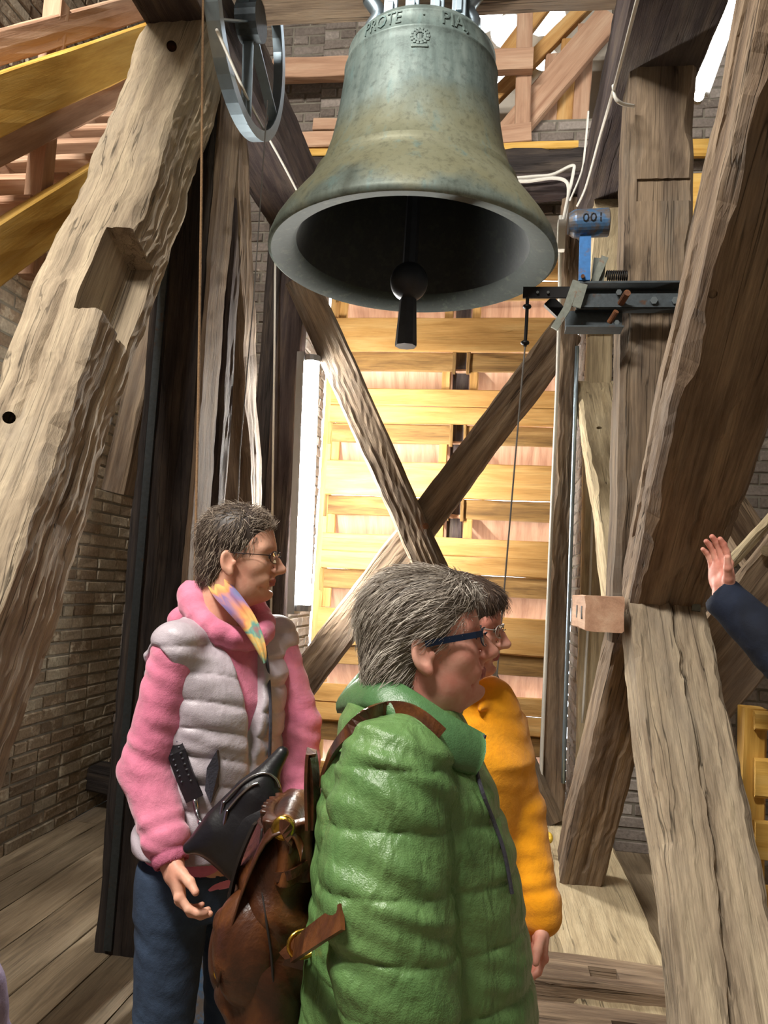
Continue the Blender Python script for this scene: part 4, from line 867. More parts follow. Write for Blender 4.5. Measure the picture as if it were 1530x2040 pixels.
def glasses(root_label, M, style):
    g = thing('eyeglasses', root_label, 'glasses', M.translation)
    FR = plain('frame_'+style, {'thin': '#3a2f30', 'navy': '#25344e', 'silver': '#b9b6b2'}[style], 0.3, 0.6, 0.05, 20, 0)
    GL, t, b = nt('lens_'+style); b.inputs['Transmission Weight'].default_value = 1.0; b.inputs['Roughness'].default_value = 0.02; b.inputs['IOR'].default_value = 1.08
    tr = 0.0055 if style == 'navy' else 0.0012
    for s in (-1, 1):
        ring = [(0.108-0.010*abs(math.cos(a)+s*0.3), s*0.034+0.024*math.cos(a), 0.002+0.0165*math.sin(a)) for a in np.linspace(0, 2*math.pi, 25)]
        ring[-1] = ring[0]
        MB().tube(ring, 0.0012, 6, False).build('rim', FR, g, True, M)
        c = Vector((0.106, s*0.034, 0.002)); mb = MB(); mb.add([Vector(q)+Vector((d, 0, 0)) for d in (0, 0.0015) for q in ring[:-1]], [tuple(range(24)), tuple(range(47, 23, -1))]+[(k, 24+k, 24+(k+1) % 24, (k+1) % 24) for k in range(24)]); mb.build('lens', GL, g, False, M)
        if style == 'navy': MB().strip([(0.098, s*0.062, 0.010), (0.085, s*0.074, 0.009), (0.03, s*0.081, 0.004), (-0.005, s*0.084, 0.0)], (0, 0, 1), 0.011, 0.003).build('temple', FR, g, False, M)
        else: MB().tube([(0.098, s*0.058, 0.006), (0.088, s*0.072, 0.006), (0.03, s*0.079, 0.006), (-0.005, s*0.084, 0.006)], 0.0014, 6).build('temple', FR, g, True, M)
    MB().tube([(0.109, -0.010, 0.004), (0.114, 0, 0.007), (0.109, 0.010, 0.004)], 0.0014, 6).build('bridge', FR, g, True, M)
    return g
def quilt(axis_fn, pitch, amp):
    def f(*a):
        u = axis_fn(*a)/pitch; return amp*(np.abs(np.sin(np.pi*u))**0.55-0.5)
    return f
def wr(X, Y, Z, a=0.004, s=1.0): return 0.45*a*(np.sin(X*41*s+Z*67*s+np.sin(Y*35*s)*1.3)*np.sin(Z*53*s-X*19*s+np.sin(X*29*s))+0.6*np.sin(Z*120*s+X*60*s+Y*35*s+2*np.sin(Z*31*s)))

def hair(root, Mh, style, flow, mat, nst, ln, lift, r, seed, grav=0.0, jit=0.35, cap=None):
    hc = hair_cap(style); st_ = strands(hc[0], vnormals(*hc), flow, nst, ln, lift, r, seed, grav, jit)
    o = np_mesh('hair', *joinq(hc, st_), cap or mat, root, Mh); o.data.materials.append(mat)
    mi = np.zeros(len(o.data.polygons), np.int32); mi[len(hc[1]):] = 1; o.data.polygons.foreach_set('material_index', mi); return o
def lips(o, M, Mh):
    Mi = np.array(Mh.inverted() @ M); me = o.data; me.materials.append(LIP)
    co = np.zeros(len(me.vertices)*3, np.float32); me.vertices.foreach_get('co', co); co = co.reshape(-1, 3) @ Mi[:3, :3].T+Mi[:3, 3]
    n = len(me.polygons); vi = np.zeros(n*4, np.int32); me.loops.foreach_get('vertex_index', vi); c = co[vi.reshape(-1, 4)].mean(1)
    k = (c[:, 0] > 0.083) & (np.abs(c[:, 1]) < 0.025) & (np.abs(c[:, 2]+0.066) < 0.0125-0.25*np.abs(c[:, 1]))
    mi = np.zeros(n, np.int32); mi[k] = 1; me.polygons.foreach_set('material_index', mi)
def wverts(o):
    co = np.zeros(len(o.data.vertices)*3, np.float32); o.data.vertices.foreach_get('co', co); A_ = np.array(WM[o.name]); return co.reshape(-1, 3) @ A_[:3, :3].T+A_[:3, 3]
def snap(objs, pts, off=0.004, tol=9):
    # lay points on the surface of the garments where the sight lines meet it
    W_ = np.concatenate([wverts(o) for o in objs]); v = W_-np.array(CAM); d = v @ np.array(fwd); px = 765+FPX*(v @ np.array(rgt))/d; py = 1020-FPX*(v @ np.array(upv))/d; out = []
    for a, b in pts:
        m = (px-a)**2+(py-b)**2 < tol**2
        if not m.any(): m = (px-a)**2+(py-b)**2 < (tol*4)**2
        Y_ = W_[m][np.argsort(d[m])[:max(1, m.sum()//6)]][:, 1].mean() if m.any() else out[-1].y
        q = P(a, b, Y_); out.append(q-(q-CAM).normalized()*off)
    return out
# ------------------------------------------------------------------ people
def setup_person(label, foot, heading, headpos, headrot, tilt=0.0, roll_=0.0, hs=1.0):
    root = thing('person', label, 'person', (foot[0], foot[1], 0), math.radians(heading))
    M = WM[root.name]
    Mh = Matrix.Translation(Vector(headpos)) @ Matrix.Rotation(math.radians(headrot), 4, 'Z') @ Matrix.Rotation(math.radians(tilt), 4, 'Y') @ Matrix.Rotation(math.radians(roll_), 4, 'X') @ Matrix.Scale(hs, 4)
    return root, M, Mh
def loc(M, p): return np.array(M.inverted() @ Vector(p))
def eyes_brows(root, Mh, browmat, closed=0.0):
    for s in (-1, 1):
        e = MB().lathe([(1e-4, -0.0125)]+[(0.0125*math.cos(a), 0.0125*math.sin(a)) for a in np.linspace(-1.4, 1.4, 10)]+[(1e-4, 0.0125)], 16).build('eye', EYEW, root, True, Mh @ Matrix.Translation((0.0775, s*0.032, 0.0035)))
        MB().lathe([(1e-4, 0.0), (0.0055, 0.0), (0.0058, 0.0022), (1e-4, 0.003)], 14).build('iris', BROW, e, True, Mh @ Matrix.Translation((0.0885, s*0.033, 0.0035)) @ Matrix.Rotation(math.pi/2, 4, 'Y'))
        MB().tube(smoothpath([(0.0925, s*0.014, 0.026), (0.0905, s*0.028, 0.031), (0.079, s*0.050, 0.027)], 4), [0.0022]*8+[0.0012], 5).build('eyebrow', browmat, root, True, Mh)
def body_base(Ht, hip=0.16):
    # plain body under the clothes, from the ankles to the shoulders, one surface
    v = Vol((-0.22, -0.30, 0.0), (0.30, 0.30, 0.87*Ht), 0.011)
    v.loft([(0.47*Ht, 0, 0, 0.11, hip), (0.52*Ht, 0, 0, 0.115, hip), (0.62*Ht, 0, 0, 0.095, hip*0.82), (0.73*Ht, 0.005, 0, 0.105, hip*0.92), (0.80*Ht, -0.005, 0, 0.075, hip*0.92), (0.84*Ht, -0.02, 0, 0.05, 0.06)], 0.03)
    return v
def legs(Ht, mat_jeans, mat_shoe, root, M, hip=0.165, topz=0.52):
    v = Vol((-0.25, -0.28, 0.06), (0.3, 0.28, (topz+0.02)*Ht), 0.008)
    for s in (-1, 1):
        def dsp(t, X, Y, Z): return wr(X, Y, Z, 0.003)
        v.cone((0.0, s*0.085, 0.50*Ht), (0.015, s*0.095, 0.28*Ht), 0.088, 0.065, 0.03, 'add', dsp); v.cone((0.015, s*0.095, 0.28*Ht), (-0.01, s*0.10, 0.08), 0.065, 0.062, 0.02, 'add', dsp)
    v.loft([(0.46*Ht, 0, 0, 0.11, hip), (topz*Ht, 0, 0, 0.115, hip)], 0.03)
    np_mesh('trousers', *v.mesh(), mat_jeans, root, M)
    v = Vol((-0.16, -0.2, 0.0), (0.26, 0.2, 0.14), 0.007)
    for s in (-1, 1): v.ell((0.05, s*0.10, 0.045), (0.135, 0.048, 0.045), 0.02); v.ell((-0.02, s*0.10, 0.085), (0.055, 0.05, 0.05), 0.02)
    v.op(lambda X, Y, Z: Z-0.012+0*X+0*Y, (-0.16, -0.2, 0), (0.26, 0.2, 0.02), 0.004, 'sub')
    np_mesh('shoes', *v.mesh(), mat_shoe, root, M)
SHOE = plain('shoe', '#3a3430', 0.7, 0, 0.2, 20, 0.1)
JEAN = cloth('denim', '#2b3749', 0.85, 0.25, 40, '#344358')
JEAND = cloth('denim_dark', '#232b3a', 0.85, 0.2, 40, '#2b3547')
# ================= woman in pink with a grey quilted vest
Hp = P(476, 1108, 1.86); fp = (Hp.x-0.03, Hp.y+0.01)
A, M, Mh = setup_person('short-haired woman in pink hoodie and pale grey quilted vest, smiling, facing right', fp, -38, Hp, 7, 1, 0, 0.92)
Ht = 1.765
hd = xf(head(0.0030, 1.0, 0.0).mesh(), M.inverted() @ Mh)
PINK = cloth('pink_fleece', '#d9809a', 0.9, 0.3, 30, '#cf7390', 0.3); PINKD = cloth('pink_rib', '#b5647e', 0.9, 0.35, 60)
VEST = cloth('vest_lilac_grey', '#b9afb6', 0.42, 0.3, 18, '#ada2aa', 0.0, 0.5, 0.12, 0.3)
wrist_r = loc(M, P(338, 1702, 1.66)); elb_r = loc(M, P(292, 1530, 1.72)); sh_r = loc(M, P(352, 1292, 1.735))
wrist_l = loc(M, P(598, 1610, 1.93)); elb_l = loc(M, P(590, 1440, 1.99)); sh_l = loc(M, P(548, 1275, 1.995))
bb = body_base(Ht, 0.155)
for a, b, c in ((sh_r, elb_r, wrist_r), (sh_l, elb_l, wrist_l)): bb.chain([a, b, c], [0.05, 0.04, 0.028], 0.02)
fr = Vector(wrist_r-elb_r).normalized()
hr = hand(wrist_r+np.array(fr)*0.012, fr+Vector((0.10, 0, -0.2)), Vector(loc(M, P(600, 1700, 1.75))-wrist_r), Vector((1, 0, 0)), (0.35, 0.5, 0.4), 0.05, 0.0025, sc=0.93)
fl_ = Vector(wrist_l-elb_l).normalized()
hl = hand(wrist_l, fl_+Vector((0.1, 0, 0)), Vector((0, -1, 0)), Vector((1, 0, 0)), h=0.003, sc=0.93)
lips(np_mesh('body', *joinq(hd, bb.mesh(), hr, hl), SK1, A, M), M, Mh)
eyes_brows(A, Mh, BROW)
RING = plain('gold', '#c9a24a', 0.25, 1.0, 0.05, 20, 0)
# hoodie
v = Vol((-0.30, -0.40, 0.48*Ht), (0.35, 0.40, 0.90*Ht), 0.0055)
def dA(t, X, Y, Z): return wr(X, Y, Z, 0.0045)+0.006*np.sin(t*26)*np.clip(t-0.55, 0, 1)
for a, b, c, sg_ in ((sh_r, elb_r, wrist_r, 1), (sh_l, elb_l, wrist_l, 1)):
    e2 = b+(c-b)*0.80
    v.cone(a, b, 0.056, 0.060, 0.02, 'add', dA); v.cone(b, e2, 0.060, 0.052, 0.02, 'add', dA)
sA, sB = (sh_r+sh_l)/2, None
v.loft([(0.50*Ht, 0, 0, 0.115, 0.16), (0.62*Ht, 0, 0, 0.108, 0.15), (0.74*Ht, 0.005, 0, 0.118, 0.155), (0.805*Ht, -0.005, 0, 0.09, 0.145), (0.835*Ht, -0.015, 0, 0.06, 0.09)], 0.03)
nk = loc(M, Hp)+np.array((-0.035, 0, -0.135))
for k in range(16):        # hood rolled round the neck
    a0, a1 = 2*math.pi*k/16, 2*math.pi*(k+1)/16
    def ringp(a): return nk+np.array((0.086*math.cos(a)+0.012, 0.092*math.sin(a), -0.012-0.055*math.cos(a)))
    rr_ = lambda a: 0.026+0.024*max(0, -math.cos(a))
    v.cone(ringp(a0), ringp(a1), rr_(a0), rr_(a1), 0.012, 'add', lambda t, X, Y, Z: wr(X, Y, Z, 0.003, 0.7))
v.ell(nk+np.array((-0.115, 0.0, -0.035)), (0.05, 0.10, 0.05), 0.03)
np_mesh('hoodie', *v.mesh(), PINK, A, M)
for b, c in ((elb_r, wrist_r), (elb_l, wrist_l)):
    v = Vol(np.minimum(b, c)-0.09, np.maximum(b, c)+0.09, 0.004); d = c-b
    v.cone(b+d*0.80, b+d*1.02, 0.047, 0.040, 0.006, 'add', lambda t, X, Y, Z: 0.0012*np.sin(t*20))
    v.cone(b+d*1.0, b+d*1.5, 0.033, 0.033, 0.006, 'sub'); np_mesh('cuff', *v.mesh(), PINKD, A, M)
# vest
v = Vol((-0.24, -0.30, 0.44*Ht), (0.28, 0.30, 0.86*Ht), 0.0042); pit = 0.062
qd = lambda X, Y, Z: 0.010*(np.abs(np.sin(np.pi*(Z+0.05*X+0.02*np.sin(Y*12))/pit))**0.5-0.4)+wr(X, Y, Z, 0.0035)
v.loft([(0.54*Ht, 0.0, 0, 0.146, 0.185), (0.58*Ht, 0.0, 0, 0.143, 0.180), (0.63*Ht, 0.0, 0, 0.138, 0.172), (0.73*Ht, 0.003, 0, 0.143, 0.172), (0.775*Ht, -0.003, 0, 0.130, 0.185), (0.80*Ht, -0.008, 0, 0.105, 0.190), (0.822*Ht, -0.014, 0, 0.075, 0.150), (0.845*Ht, -0.018, 0, 0.068, 0.09)], 0.01, qd)
for sh, el, sg_ in ((sh_r, elb_r, -1), (sh_l, elb_l, 1)):      # shoulder yokes, then arm holes
    v.cone(np.array((-0.015, sg_*0.07, 0.820*Ht)), sh+np.array((0.0, 0.0, 0.004)), 0.052, 0.060, 0.03, 'add', lambda t, X, Y, Z: qd(X, Y, Z)*0.7)
    v.cone(sh+np.array((0.0, sg_*0.052, -0.040)), sh+(el-sh)*0.55+np.array((0.0, sg_*0.03, 0)), 0.046, 0.074, 0.008, 'sub')
v.loft([(0.62*Ht, 0.20, 0.012, 0.05, 0.006), (0.72*Ht, 0.17, 0.012, 0.06, 0.020), (0.80*Ht, 0.13, 0.010, 0.09, 0.048), (0.87*Ht, 0.03, 0, 0.12, 0.10)], 0.01, None, 'sub')
vest = np_mesh('vest', *v.mesh(), VEST, A, M)
ZIP = plain('zip_dark', '#4b4a55', 0.5, 0.3, 0.2, 200, 0.2)
MB().tube(smoothpath(snap([vest], [(523, 1250), (531, 1310), (537, 1370), (539, 1440), (537, 1510)], 0.001), 5), 0.0042, 6).build('zip', ZIP, A)
pk = snap([vest], [(432, 1495), (412, 1530), (408, 1575), (420, 1600), (432, 1570), (436, 1530)], 0.006)
mesh_obj('pocket_lining', pk+[p+Vector((0, 0.012, 0)) for p in pk], [(0, 1, 2, 3, 4, 5), (11, 10, 9, 8, 7, 6)]+[(i, 6+i, 6+(i+1) % 6, (i+1) % 6) for i in range(6)], ZIP, A)
# scarf
m, t, b = nt('scarf_print'); v_ = objcoord(t, False); nz = noi(t, v_, 9, 3, 0.5, 0.5)
t.links.new(ramp(t, nz, [(0.28, '#466a8c'), (0.38, '#7d6490'), (0.46, '#c9804f'), (0.54, '#c9a860'), (0.6, '#5a9488'), (0.72, '#b3525c')]), b.inputs['Base Color']); b.inputs['Roughness'].default_value = 0.8; SCARF = m
sc_ = smoothpath([P(408, 1130, 1.90), P(420, 1152, 1.83), P(436, 1180, 1.79), P(462, 1210, 1.765), P(492, 1248, 1.75), P(516, 1292, 1.742), P(526, 1322, 1.745)], 5); n_ = len(sc_); V = []; Fc = []
for i, p in enumerate(sc_):
    u = i/(n_-1); wd = 0.052*math.sin(math.pi*min(1, 0.25+0.75*u)*0.92+0.1); sd = Vector((0.75, 0.25, 0.6))
    for j in range(7): e = j/6-0.5; V.append(p+sd*wd*(e+0.2)+(CAM-p).normalized()*(0.010*math.cos(e*14+u*5)))
    for j in range(7): e = j/6-0.5; V.append(p+sd*wd*(e+0.2)+(CAM-p).normalized()*(0.010*math.cos(e*14+u*5)-0.004))
for i in range(n_-1):
    for j in range(6): k = i*14+j; Fc.append((k, k+1, k+15, k+14)); Fc.append((k+7, k+21, k+22, k+8))
    for j in (0, 6): k = i*14+j; Fc.append((k, k+14, k+21, k+7))
mesh_obj('scarf', V, Fc, SCARF, A, None, True)
HAIR1 = hairmat('hair_brown_grey', ('#54463b', '#7d6d5f', '#bbad9b'))
HCAP1 = hairmat('hair_brown_under', ('#332a26', '#40362f', '#4a4038'))
hair(A, Mh, 'pixie', flow_pixie, HAIR1, 5200, 0.030, 0.40, 0.0012, 3, 0, 0.4, HCAP1)
legs(Ht, JEAN, SHOE, A, M)
glasses('thin dark wire glasses on the woman in the grey vest', Mh, 'thin')
# ================= woman in green quilted jacket
Hg = P(848, 1276, 1.38); fg = (P(832, 1700, 1.38).x, 1.40)
B, M, Mh = setup_person('grey-haired woman in green quilted jacket seen from her right side', fg, 8, Hg, 8, -7, 0, 0.965)
Ht = 1.64
hd = xf(head(0.0028, 0.35, 0.010).mesh(), M.inverted() @ Mh)
bb = body_base(Ht, 0.165)
GREEN = cloth('green_nylon', '#658750', 0.36, 0.45, 16, '#587c47', 0.0, 0.5, 0.15, 0.9)
sh = loc(M, P(785, 1545, 1.235)); el = loc(M, P(768, 1780, 1.20)); wrs = loc(M, P(800, 2010, 1.18)); hand_p = loc(M, P(815, 2060, 1.17))
shl = sh*np.array((1, -1, 1)); ell_ = el*np.array((1, -1, 1)); wrl = wrs*np.array((1, -1, 1))
for a, b_, c in ((sh, el, wrs), (shl, ell_, wrl)): bb.chain([a, b_, c], [0.055, 0.045, 0.03], 0.02)
h1 = hand(wrs, Vector((0.25, 0, -1)), Vector((0, 1, 0)), Vector((1, 0, 0)), h=0.003); h2 = hand(wrl, Vector((0.25, 0, -1)), Vector((0, -1, 0)), Vector((1, 0, 0)), h=0.003)
lips(np_mesh('body', *joinq(hd, bb.mesh(), h1, h2), SK2, B, M), M, Mh)
eyes_brows(B, Mh, BROW)
v = Vol((-0.34, -0.36, 0.47*Ht), (0.36, 0.36, 0.895*Ht), 0.0046); pit = 0.088
qg = lambda X, Y, Z: 0.010*(np.abs(np.sin(np.pi*(Z+0.04*X)/pit))**0.27-0.6)+wr(X, Y, Z, 0.004)
xo = 0.0
v.loft([(0.475*Ht, 0.015, 0, 0.205, 0.215), (0.54*Ht, 0.012, 0, 0.200, 0.212), (0.62*Ht, 0.004, 0, 0.188, 0.205), (0.70*Ht, -0.008, 0, 0.175, 0.20), (0.77*Ht, -0.025, 0, 0.150, 0.195), (0.815*Ht, -0.035, 0, 0.120, 0.165), (0.85*Ht, -0.040, 0, 0.098, 0.115)], 0.02, qg)
def qa(t, X, Y, Z): return 0.011*(np.abs(np.sin(np.pi*(Z-0.05*X+0.008*np.sin(X*21))/0.083))**0.27-0.6)+wr(X, Y, Z, 0.008, 0.9)
for a, b_, c in ((sh, el, wrs), (shl, ell_, wrl)):
    v.cone(a, b_, 0.092, 0.100, 0.012, 'add', qa); v.cone(b_, c, 0.100, 0.088, 0.012, 'add', qa)
# neck opening, then a standing collar open at the front
nk = loc(M, Hg)+np.array((-0.045, 0, -0.155))
jac = np_mesh('jacket', *v.mesh(), GREEN, B, M)
def collar(name, mat):
    top = [(695, 1372, 1.46), (715, 1350, 1.40), (752, 1342, 1.335), (800, 1362, 1.30), (850, 1392, 1.285), (905, 1428, 1.29), (966, 1462, 1.325)]
    bot = [(672, 1420, 1.46), (690, 1415, 1.37), (735, 1412, 1.29), (790, 1440, 1.255), (845, 1482, 1.245), (898, 1530, 1.255), (948, 1545, 1.29)]
    T = smoothpath([M.inverted() @ P(*q) for q in top], 4); Bt = smoothpath([M.inverted() @ P(*q) for q in bot], 4); yc_ = T[0].y
    def mir(L_): return [Vector((q.x, 2*yc_-q.y, q.z)) for q in L_]
    T = mir(T)[::-1]+T[1:]; Bt = mir(Bt)[::-1]+Bt[1:]; nl = 6; V = []; V2 = []; Fc = []; n_ = len(T); cx = sum((q.x for q in T))/n_
    for a, b in zip(T, Bt):
        for j in range(nl):
            u = j/(nl-1); q = b.lerp(a, u); d = Vector((q.x-cx, q.y-yc_, 0)).normalized(); q = q+d*0.012*math.sin(math.pi*u)
            V.append(q); V2.append(q-d*0.014)
    nn = len(V)
    for i in range(n_-1):
        for j in range(nl-1):
            k = i*nl+j; Fc.append((k, k+nl, k+nl+1, k+1)); Fc.append((nn+k, nn+k+1, nn+k+nl+1, nn+k+nl))
        k = i*nl+nl-1; Fc.append((k, k+nl, nn+k+nl, nn+k)); k = i*nl; Fc.append((k, nn+k, nn+k+nl, k+nl))
    for i in (0, n_-1):
        for j in range(nl-1): k = i*nl+j; Fc.append((k, k+1, nn+k+1, nn+k))
    return mesh_obj(name, V+V2, Fc, mat, B, M, True)
GREEND = cloth('green_collar', '#4d7448', 0.38, 0.3, 18, '#446a42', 0.0, 0.5, 0.15, 0.3)
col_ = collar('collar', GREEND)
MB().tube(smoothpath([P(966, 1464, 1.32)]+snap([jac, col_], [(950, 1525), (962, 1580), (985, 1640), (1005, 1700), (1020, 1780)], 0.001, 14), 6), 0.0035, 6).build('zip', ZIP, B)
HAIR2 = hairmat('hair_silver', ('#6b6058', '#a3988c', '#ddd5c8'))
HCAP2 = hairmat('hair_grey_under', ('#5a534c', '#665f57', '#706860'))
hair(B, Mh, 'bob', flow_bob, HAIR2, 8500, 0.042, 0.18, 0.0011, 5, 0.04, 0.22, HCAP2)
legs(Ht, JEAND, SHOE, B, M, 0.17)
glasses('navy-armed glasses on the woman in the green jacket', Mh, 'navy')
# ================= woman in yellow fleece
Hy = P(919, 1248, 1.93); fy = (P(934, 1600, 2.02).x-0.01, 2.02)
Cc, M, Mh = setup_person('dark-haired woman in bright yellow fleece jacket, half hidden behind the green jacket', fy, -58, Hy, -6, 4, 0, 0.95)
Ht = 1.62
hd = xf(head(0.0032, 0.3, 0.004).mesh(), M.inverted() @ Mh)
YEL = cloth('yellow_fleece', '#f0a21c', 0.95, 0.25, 34, '#eb9a14', 0.2, 0.2, 0.12)
bb = body_base(Ht, 0.16)
shl = loc(M, P(974, 1408, 2.02)); ell_ = loc(M, P(1034, 1615, 2.04)); wrl = loc(M, P(1078, 1828, 1.98))
shr = loc(M, P(862, 1410, 1.95)); elr = loc(M, P(848, 1600, 1.95)); wrr = loc(M, P(862, 1800, 1.9))
for a, b_, c in ((shl, ell_, wrl), (shr, elr, wrr)): bb.chain([a, b_, c], [0.05, 0.04, 0.028], 0.02)
fv = Vector(P(1072, 1920, 1.95)-P(1078, 1828, 1.98)); fv = M.to_3x3().inverted() @ fv
inw = M.to_3x3().inverted() @ Vector((-1, -0.35, 0)); fwdv = M.to_3x3().inverted() @ Vector((-0.25, -1, 0))
h1 = hand(wrl, fv, inw, fwdv, (0.35, 0.55, 0.45), 0.04, 0.0025, sc=0.95); h2 = hand(wrr, Vector((0.1, 0, -1)), Vector((0, 1, 0)), Vector((1, 0, 0)), h=0.003, sc=0.95)
lips(np_mesh('body', *joinq(hd, bb.mesh(), h1, h2), SK2, Cc, M), M, Mh)
eyes_brows(Cc, Mh, BROW)
v = Vol((-0.30, -0.42, 0.44*Ht), (0.34, 0.42, 0.89*Ht), 0.0055)
wy = lambda X, Y, Z: wr(X, Y, Z, 0.0035, 0.7)
v.loft([(0.45*Ht, 0, 0, 0.15, 0.19), (0.52*Ht, 0, 0, 0.145, 0.185), (0.62*Ht, 0, 0, 0.135, 0.170), (0.73*Ht, 0.005, 0, 0.145, 0.175), (0.79*Ht, -0.005, 0, 0.112, 0.165), (0.825*Ht, -0.014, 0, 0.080, 0.11), (0.85*Ht, -0.018, 0, 0.068, 0.075)], 0.02, wy)
def dY(t, X, Y, Z): return wr(X, Y, Z, 0.005, 0.8)+0.004*np.sin(t*34)*np.clip(t-0.4, 0, 1)
for a, b_, c in ((shl, ell_, wrl), (shr, elr, wrr)):
    v.cone(a, b_, 0.076, 0.062, 0.02, 'add', dY); v.cone(b_, b_+(c-b_)*0.86, 0.062, 0.055, 0.02, 'add', dY); v.cone(b_+(c-b_)*0.86, b_+(c-b_)*0.97, 0.056, 0.052, 0.004)
nk = loc(M, Hy)+np.array((-0.03, 0, -0.15))
for k in range(14):
    a0, a1 = 0.5+(2*math.pi-1.0)*k/14, 0.5+(2*math.pi-1.0)*(k+1)/14
    ry = lambda a: nk+np.array((0.078*math.cos(a), 0.082*math.sin(a), -0.02-0.03*math.cos(a)))
    tp = lambda a: 0.018*min(1.0, 0.35+0.9*min(a-0.5, 2*math.pi-0.5-a)); v.cone(ry(a0), ry(a1), tp(a0), tp(a1), 0.01)
np_mesh('jacket', *v.mesh(), YEL, Cc, M)
HAIR3 = hairmat('hair_dark_brown', ('#2a211c', '#46372e', '#6d5a4a'))
hair(Cc, Mh, 'dark', flow_dark, HAIR3, 3200, 0.035, 0.15, 0.0013, 8, 0, 0.3)
legs(Ht, JEAND, SHOE, Cc, M)
glasses('silver-rimmed glasses on the half hidden woman in yellow', Mh, 'silver')
# ================= person reaching in from the right
wa = P(1441, 1188, 2.58); ea = P(1570, 1318, 2.50); fd = (1.38, 2.55)
D, M, Mh = setup_person('raised bare hand and dark navy sleeve reaching in from the right edge onto the strut', fd, 165, (1.35, 2.55, 1.62), 170)
Ht = 1.72; hd = xf(head(0.0045).mesh(), M.inverted() @ Mh); bb = body_base(Ht, 0.17)
wl_, el_ = loc(M, wa), loc(M, ea); sl_ = np.array((0.0, 0.18 if el_[1] > 0 else -0.18, 0.80*Ht)); so = sl_*np.array((1, -1, 1)); eo = so+np.array((-0.02, 0.0, -0.29)); wo = eo+np.array((0.05, 0, -0.25))
for a, b_, c in ((sl_, el_, wl_), (so, eo, wo)): bb.chain([a, b_, c], [0.055, 0.045, 0.03], 0.02)
Ri = M.to_3x3().inverted(); fdir = Ri @ (P(1428, 1060, 2.60)-wa)
h1 = hand(wl_+np.array(Ri @ Vector((0, 0, 0.0))), fdir, Ri @ Vector((-0.8, -0.55, 0.0)), Ri @ Vector((-0.35, -1, 0)), (0.16, 0.30, 0.25), 0.025, 0.0022, (0.80, 0.45, 0.45), sc=1.16, stub=0.015)
h2 = hand(wo, Vector((0.1, 0, -1)), Vector((0, 1, 0)), Vector((1, 0, 0)), h=0.004)
np_mesh('body', *joinq(hd, bb.mesh(), h1, h2), SK2, D, M)
NAVY = cloth('navy_cloth', '#1a1f2b', 0.85, 0.2, 30, '#20283a')
v = Vol((-0.35, -0.55, 0.45*Ht), (0.75, 0.55, 0.90*Ht), 0.008)
v.loft([(0.46*Ht, 0, 0, 0.15, 0.19), (0.62*Ht, 0, 0, 0.14, 0.175), (0.74*Ht, 0.0, 0, 0.145, 0.19), (0.80*Ht, -0.005, 0, 0.11, 0.175), (0.85*Ht, -0.018, 0, 0.068, 0.075)], 0.02, wy)
v.cone(sl_, el_, 0.08, 0.068, 0.02, 'add', dY); v.cone(el_, el_+(wl_-el_)*0.3, 0.078, 0.074, 0.02); v.cone(so, eo, 0.075, 0.06, 0.02); v.cone(eo, eo+(wo-eo)*0.9, 0.06, 0.05, 0.02)
v2 = Vol(np.minimum(el_, wl_)-0.12, np.maximum(el_, wl_)+0.12, 0.0045); dd_ = wl_-el_
v2.cone(el_, el_+dd_*0.94, 0.080, 0.064, 0.02, 'add', lambda t, X, Y, Z: wr(X, Y, Z, 0.005, 0.6)); v2.cone(el_+dd_*0.90, el_+dd_*1.5, 0.049, 0.049, 0.006, 'sub')
np_mesh('jacket', *joinq(v.mesh(), v2.mesh()), NAVY, D, M)
hc = hair_cap('pixie'); np_mesh('hair', *hc, HAIR3, D, Mh); legs(Ht, JEAND, SHOE, D, M); eyes_brows(D, Mh, BROW)
wt = MB(); dv = (wa-ea).normalized(); wcen = wa+dv*-0.004; Rw = frame(dv)
wt.lathe([(0.034, -0.010), (0.038, -0.010), (0.038, 0.010), (0.034, 0.010)], 22, Matrix.Translation(wcen) @ Matrix((Rw.col[1], Rw.col[2], Rw.col[0])).transposed().to_4x4())
o = wt.build('wristwatch', BLACKM); tag(o, 'black wristwatch at the cuff of the navy sleeve', 'watch')
# ================= person cut off by the left edge
lx = P(6, 1985, 1.25)
E_, M, Mh = setup_person('lilac sleeve of someone cut off by the bottom left corner', (lx.x-0.42, 1.28), 80, (lx.x-0.42, 1.31, 1.56), 80)
Ht = 1.66; hd = xf(head(0.0045).mesh(), M.inverted() @ Mh); bb = body_base(Ht, 0.17)
a_ = np.array((-0.0, -0.19, 0.80*Ht)); b_ = loc(M, lx)+np.array((-0.02, 0.075, -0.02)); c_ = b_+np.array((0.12, 0.02, -0.2)); a2, b2, c2 = [q*np.array((1, -1, 1)) for q in (a_, b_, c_)]
for q in ((a_, b_, c_), (a2, b2, c2)): bb.chain(q, [0.055, 0.045, 0.03], 0.02)
h1 = hand(c_, Vector((0.3, 0, -1)), Vector((0, 1, 0)), Vector((1, 0, 0)), h=0.004); h2 = hand(c2, Vector((0.3, 0, -1)), Vector((0, -1, 0)), Vector((1, 0, 0)), h=0.004)
np_mesh('body', *joinq(hd, bb.mesh(), h1, h2), SK1, E_, M)
LIL = cloth('lilac_quilt', '#a497b8', 0.6, 0.3, 30, '#988bb0'); v = Vol((-0.35, -0.5, 0.45*Ht), (0.4, 0.5, 0.90*Ht), 0.008)
v.loft([(0.46*Ht, 0, 0, 0.15, 0.19), (0.62*Ht, 0, 0, 0.14, 0.175), (0.74*Ht, 0.0, 0, 0.145, 0.185), (0.80*Ht, -0.005, 0, 0.11, 0.175), (0.85*Ht, -0.018, 0, 0.068, 0.075)], 0.02, wy)
